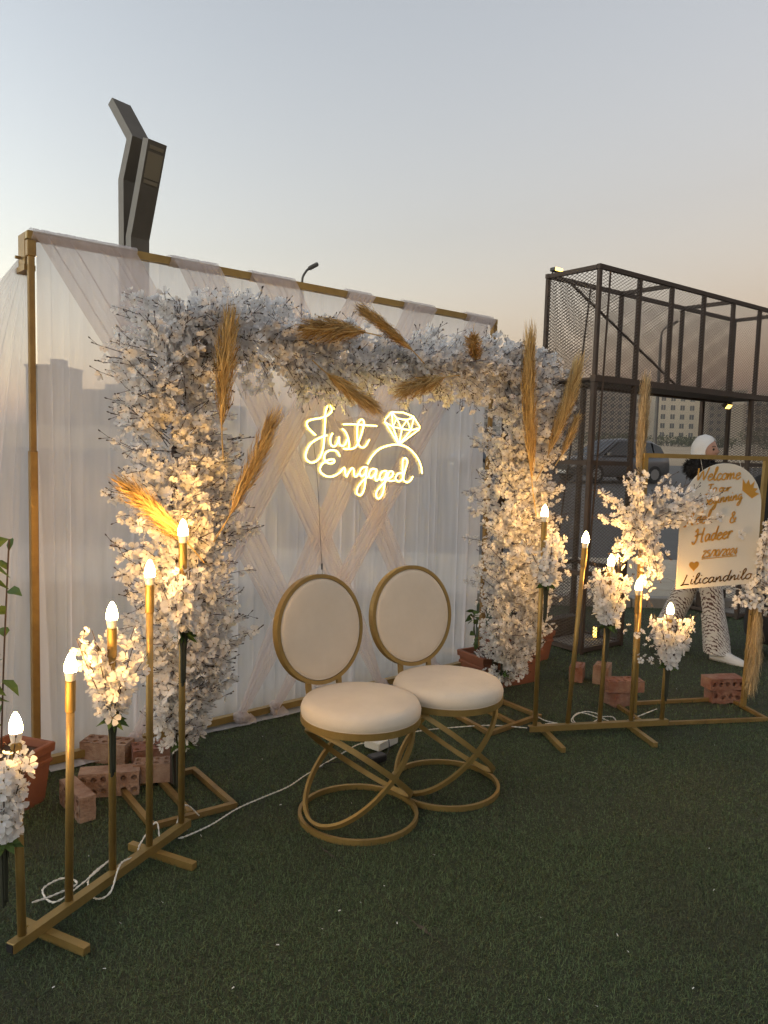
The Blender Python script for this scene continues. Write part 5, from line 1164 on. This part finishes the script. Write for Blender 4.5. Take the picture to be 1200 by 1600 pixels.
# ------------------------------------------------------------------ parked cars
def car(label, loc, heading, paint, z):
    root = thing('parked_car', label, 'car', (*loc, z), 'cars on the road behind the gate')
    h = V(math.cos(heading), math.sin(heading), 0); s = V(-h[1], h[0], 0); o = V(*loc, z)
    PT = lambda x, y, zz: o+h*x+s*y+Z*zz
    # body cross-sections along the car: x, half width, sill, belt
    secs = [(-2.28, .74, .50, .92), (-2.22, .86, .36, 1.00), (-1.7, .92, .28, 1.04), (-0.6, .93, .24, 1.03), (0.7, .93, .24, 1.01), (1.35, .91, .26, .98), (1.95, .86, .30, .88), (2.22, .76, .36, .78), (2.30, .66, .44, .70)]
    b = MB(); b.loft([[PT(x, -w*.94, lo), PT(x, -w, lo+.12), PT(x, -w*1.0, hi-.22), PT(x, -w*.93, hi), PT(x, 0, hi+.035), PT(x, w*.93, hi), PT(x, w, hi-.22), PT(x, w, lo+.12), PT(x, w*.94, lo)] for x, w, lo, hi in secs]); body = b.build('body', paint, root, smooth=True)
    cab = [(-2.12, .80, 1.02), (-1.85, .74, 1.46), (-1.4, .70, 1.64), (-0.4, .70, 1.69), (0.25, .69, 1.64), (1.15, .80, 1.02)]
    b = MB(); b.loft([[PT(x, -w, zt-.04 if i in (0, 5) else zt-.07), PT(x, -w*.9, zt), PT(x, 0, zt+.03), PT(x, w*.9, zt), PT(x, w, zt-.04 if i in (0, 5) else zt-.07)] for i, (x, w, zt) in enumerate(cab)], closed=False, caps=False); b.build('roof', paint, root, smooth=True)
    def pane(p, nm='window'):
        b = MB(); P_ = [PT(*q) for q in p]; n = unit(np.cross(P_[1]-P_[0], P_[2]-P_[0])); c = sum(P_)/len(P_)
        if n @ (c-PT(0, 0, 1.1)) < 0: n = -n
        k = len(P_); b.add([q+n*0.012 for q in P_]+[q-n*0.012 for q in P_], [tuple(range(k)), tuple(range(2*k-1, k-1, -1))]+[(i, (i+1) % k, k+(i+1) % k, k+i) for i in range(k)]); b.build(nm, 'car_glass', root)
    for sy in (-1, 1):
        pane([(1.02, sy*.86, 1.05), (0.24, sy*.72, 1.55), (-0.30, sy*.73, 1.60), (-0.30, sy*.89, 1.05)]); pane([(-0.38, sy*.89, 1.05), (-0.38, sy*.73, 1.60), (-1.30, sy*.73, 1.56), (-1.36, sy*.88, 1.06)]); pane([(-1.44, sy*.87, 1.06), (-1.40, sy*.74, 1.55), (-1.80, sy*.76, 1.42), (-2.0, sy*.84, 1.07)])
        b = MB(); b.box(PT(0.92, sy*1.0, 1.10), (.06, .10, .07), (h, s, Z), bev=.02); b.build('mirror', paint, root)
        b = MB(); b.loft([[PT(x, sy*y, zz) for x, y, zz in r_] for r_ in (((2.16, .55, .70), (2.12, .80, .72), (2.10, .80, .84), (2.14, .55, .82)), ((2.32, .52, .70), (2.20, .82, .72), (2.13, .82, .84), (2.24, .52, .82)))]); b.build('headlight', 'head_lamp', root)
        for x in (1.42, -1.42):
            b = MB(); c = PT(x, sy*.84, .35); b.lathe([(.20, -.10), (.33, -.10), (.35, -.06), (.35, .06), (.33, .10), (.20, .10)], 24, c, axis=s); w = b.build('wheel', 'tyre', root)
            b = MB(); b.lathe([(.0, .06), (.06, .075), (.19, .085), (.215, .102)], 10, c, axis=s*sy); b.build('rim', 'rim', w)
    pane([(1.20, -.72, 1.03), (1.20, .72, 1.03), (0.32, .60, 1.60), (0.32, -.60, 1.60)], 'windscreen'); pane([(-2.15, -.70, 1.05), (-2.15, .70, 1.05), (-1.88, .60, 1.45), (-1.88, -.60, 1.45)], 'rear_window')
    b = MB(); b.box(PT(2.29, 0, .56), (.02, .48, .11), (h, s, Z), bev=.01); b.build('grille', 'black', root)
    b = MB(); b.box(PT(2.32, 0, .40), (.01, .26, .055), (h, s, Z)); b.build('number_plate', 'white_plastic', root)
    return root
car('grey sport utility car parked beyond the left gate tower', (8.75, 30.0), math.radians(205), 'car_paint', ter(30)+0.008)
car('blue-grey car farther left, mostly hidden behind the right flower column', (5.0, 33.5), math.radians(200), 'car_paint_blue', ter(33.5)+0.008)

# ------------------------------------------------------------------ far buildings
def building(label, x0, x1, y, ztop, col, rows, cols, dep=14, roof=True, wcol='window_glass', gable=False, balc=False):
    z0 = ter(y)-0.5; root = thing('apartment_building', label, 'building', ((x0+x1)/2, y, z0), 'apartment blocks on the skyline')
    W = x1-x0; key = 'render_%d' % int(col[0]*1e5+col[1]*1e3+x0)
    MT[key] = mat('rendered_wall', col, 0.9, 0, (0.25, 0.3, tuple(c*0.86 for c in col)))
    b = MB(); b.box(((x0+x1)/2, y+dep/2, (z0+ztop)/2), (W/2, dep/2, (ztop-z0)/2)); b.build('wall', key, root)
    b = MB(); b.box(((x0+x1)/2, y+dep/2-0.1, ztop+0.25), (W/2+0.3, dep/2+0.4, 0.28)); rf_ = b.build('roof', key, root)
    b = MB(); b.box((x0+W*0.62, y+dep*0.5, ztop+1.5), (W*0.16, 2.2, 1.0)); b.build('stair_house', key, rf_)
    if gable:
        b = MB(); cx = (x0+x1)/2; b.add([V(cx-W*.2, y-.35, ztop+.5), V(cx+W*.2, y-.35, ztop+.5), V(cx, y-.35, ztop+2.2), V(cx-W*.2, y+.3, ztop+.5), V(cx+W*.2, y+.3, ztop+.5), V(cx, y+.3, ztop+2.2)], [(0, 1, 2), (3, 5, 4), (0, 2, 5, 3), (1, 4, 5, 2)]); b.build('gable', key, root)
    hh = (ztop-z0-1.5)/rows; ww = W/cols
    b = MB(); hw, hz = ww*0.23, hh*0.27
    b.box((0, 0.02, 0), (hw, 0.06, hz), mi=0); b.box((0, -0.10, -hz-0.10), (hw*1.25, 0.16, 0.09), mi=1); b.box((0, -0.06, hz+0.08), (hw*1.2, 0.10, 0.08), mi=1); b.box((0, -0.05, 0), (0.06, 0.03, hz), mi=1)
    for sx in (-1, 1): b.box((sx*(hw+0.06), -0.05, 0), (0.06, 0.06, hz), mi=1)
    wo = b.build('window', [wcol, key], root); me = wo.data; bpy.data.objects.remove(wo)
    # vertices were shifted by the root: undo for shared use
    sh = np.array(root_loc(root)); me.vertices.foreach_set('co', (np.array([v.co[:] for v in me.vertices])+sh).astype(np.float32).ravel()); me.update()
    for r_ in range(rows):
        for c_ in range(cols):
            o = link('window', me, root); o.location = (x0+ww*(c_+.5)-sh[0], y-0.05-sh[1], z0+1.5+hh*(r_+.5)-sh[2])
    if balc:
        for r_ in range(1, rows):
            b = MB(); b.box((x0+W*0.25, y-0.7, z0+1.5+hh*r_), (W*0.16, 0.7, 0.12)); b.box((x0+W*0.25, y-1.36, z0+1.5+hh*r_+0.55), (W*0.16, 0.05, 0.45)); b.build('balcony', key, root)
building('cream five-storey building with a small central gable beyond the sandy ground', 115.6, 136, 330, 26.7, (0.60, 0.50, 0.35), 5, 5, gable=True)
building('brown apartment block at the far left seen through the left gate tower', 64.8, 81.4, 300, 27.2, (0.30, 0.225, 0.15), 7, 5, balc=True)
building('tallest brown apartment block, second from the left through the gate mesh', 88, 104, 330, 31.5, (0.26, 0.195, 0.13), 8, 5, balc=True)
building('grey-brown apartment block just left of the cream building', 108, 126, 372, 31.0, (0.30, 0.25, 0.19), 7, 5)
building('brown apartment block right of the cream building behind the right gate tower', 133.5, 149, 322, 28.0, (0.30, 0.235, 0.16), 7, 5, balc=True)
building('low brown apartment block at the right photo edge', 127, 148, 276, 21.5, (0.27, 0.21, 0.145), 5, 6)
building('dark tower block seen through the sheer at the left post', -93.3, -84.2, 200, 19.2, (0.34, 0.31, 0.27), 6, 3)
building('dark block seen through the sheer right of the left post', -90, -74, 222, 14.6, (0.34, 0.31, 0.27), 4, 5)
building('long low block seen faintly through the sheer behind the left flower column', -82, -50, 262, 13.0, (0.34, 0.31, 0.27), 3, 9)
building('wide grey block seen faintly through the middle of the sheer curtain', -40, 0, 300, 15.0, (0.34, 0.31, 0.27), 3, 10)
building('wide brown block seen faintly through the right part of the sheer curtain', 8, 52, 330, 19.0, (0.34, 0.31, 0.27), 4, 11)

def shrub(label, x, y, w, h, seed):
    r = np.random.default_rng(seed); root = thing('shrub', label, 'shrub', (x, y, ter(y)), 'dusty shrubs before the buildings'); vs_, fs = [], []
    for k in range(900):
        u = r.normal(size=3); u /= np.linalg.norm(u); rr = r.random()**0.4; cx = r.choice((-0.55, -0.1, 0.4, 0.7))
        p = V(x+w*(cx+u[0]*rr*0.5), y+u[1]*rr*w*0.3, ter(y)+h*0.45+u[2]*rr*h*0.5*r.uniform(.7, 1.2)); d = unit(r.normal(size=3)); s = unit(np.cross(d, r.normal(size=3))); L = 0.22; i = len(vs_)
        vs_ += [p-s*L*.5, p+d*L, p+s*L*.5, p-d*L*.6]; fs.append((i, i+1, i+2, i+3))
    stuff(big_mesh('crown', vs_, fs, ['shrub'], None, root))
    b = MB()
    for k in range(5): b.tube([V(x+w*.1*(k-2), y, ter(y)-.05), V(x+w*.22*(k-2), y, ter(y)+h*.5)], [.05, .02], 5)
    b.build('trunk', 'twig', root)
shrub('low dusty shrub before the cream building, left of the woman', 48.0, 130, 5.0, 2.0, 1)
shrub('larger dusty shrub before the cream building, nearer the woman', 52.6, 128, 5.5, 1.8, 2)
shrub('dusty shrub at the right photo edge behind the gate', 62.5, 125, 6.0, 3.6, 3)
shrub('dusty shrub behind the parked grey car', 36.5, 128, 6.0, 2.2, 4)

# ------------------------------------------------------------------ monument and street lamps
mo = thing('forked_pylon', 'forked grey steel pylon rising behind the backdrop top rail', 'pylon', (-4.6, 14, 0))
yaw = math.radians(-36); pd, pn = V(math.cos(yaw), math.sin(yaw), 0), V(math.sin(yaw), -math.cos(yaw), 0)
MO = lambda x, z, off=0.0: V(-4.58, 14, 0)+pd*(x+4.58)/math.cos(yaw)+Z*z+pn*off
def beam(pts, wd, th, nm, off=0.0):
    """pts (x at the pylon, z); a box beam bent in the plane pd-Z, wd wide in that plane, th deep"""
    Q = [MO(x, z, off) for x, z in pts]; rings = []
    for i, p in enumerate(Q):
        t = unit(Q[min(i+1, len(Q)-1)]-Q[max(i-1, 0)])
        if 0 < i < len(Q)-1:
            a, e = unit(Q[i]-Q[i-1]), unit(Q[i+1]-Q[i]); t = unit(a+e); k = 1/max(0.5, math.sqrt((1+a @ e)/2))
        else: k = 1
        s = unit(np.cross(pn, t))*k
        rings.append([p+s*wd*x+pn*th*y for x, y in ((-1, -1), (1, -1), (1, 1), (-1, 1))])
    b = MB(); b.loft(rings); k = len(rings)-1
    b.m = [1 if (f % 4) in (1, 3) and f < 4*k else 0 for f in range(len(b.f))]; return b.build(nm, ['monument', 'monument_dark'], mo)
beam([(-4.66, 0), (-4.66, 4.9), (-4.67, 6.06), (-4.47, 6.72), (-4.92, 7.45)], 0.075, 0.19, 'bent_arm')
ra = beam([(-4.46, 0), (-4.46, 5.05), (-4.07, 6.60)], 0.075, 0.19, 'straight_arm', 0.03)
A0, A1 = MO(-4.235, 5.95, 0.03), MO(-4.092, 6.52, 0.03)
t = unit(A1-A0); s = unit(np.cross(pn, t)); s = s if s @ pd > 0 else -s
for q, l, w in ((0.47, 0.36, 0.15), (0.02, 0.05, 0.14), (0.96, 0.05, 0.14)):
    b = MB(); b.box(A0+(A1-A0)*q+s*0.080, (np.linalg.norm(A1-A0)*l, w, 0.006), (t, np.cross(s, t), s)); b.build('lamp_panel', 'lamp_cover', ra)
def street_lamp(label, x, y, h, arm):
    root = thing('street_lamp', label, 'street lamp', (x, y, ter(y)), 'street lamps'); z0 = ter(y)
    b = MB(); b.tube([V(x, y, z0), V(x, y, h-0.5)], [0.11, 0.075], 10); b.build('pole', 'lamp_post', root, smooth=False)
    P_ = catmull([V(x, y, h-0.5), V(x+0.02, y, h-0.25), V(x+arm*0.35, y, h-0.02), V(x+arm*0.6, y, h+0.08)], 5); b = MB(); b.tube(P_, 0.045, 8); b.build('arm', 'lamp_post', root)
    e = P_[-1]; t = unit(V(1, 0, 0.55)); b = MB(); b.box(e+t*arm*0.45, (arm*0.5, 0.14, 0.055), (t, V(0, 1, 0), np.cross(t, V(0, 1, 0))), bev=0.03); b.build('lamp_head', 'lamp_post', root)
street_lamp('street lamp peeking over the top rail right of the forked pylon', -3.38, 30, 8.1, 0.42)
street_lamp('street lamp on a pale pole seen through the gate beam mesh', 13.93, 40, 7.95, 0.55)

# ------------------------------------------------------------------ dusty evening air
MT['haze'] = bpy.data.materials.new('dusty_air'); MT['haze'].use_nodes = True
hn = MT['haze'].node_tree; hn.nodes.clear(); ho = hn.nodes.new('ShaderNodeOutputMaterial'); hv = hn.nodes.new('ShaderNodeVolumePrincipled')
hv.inputs['Color'].default_value = (0.90, 0.87, 0.82, 1); hv.inputs['Density'].default_value = 0.0007; hv.inputs['Anisotropy'].default_value = 0.2
hn.links.new(hv.outputs[0], ho.inputs['Volume'])
b = MB(); b.box((0, 1240, 17.5), (2100, 1310, 18.8)); hz_ = b.build('haze', 'haze'); stuff(tag(hz_, 'thin dusty evening haze over the whole place', 'haze'))
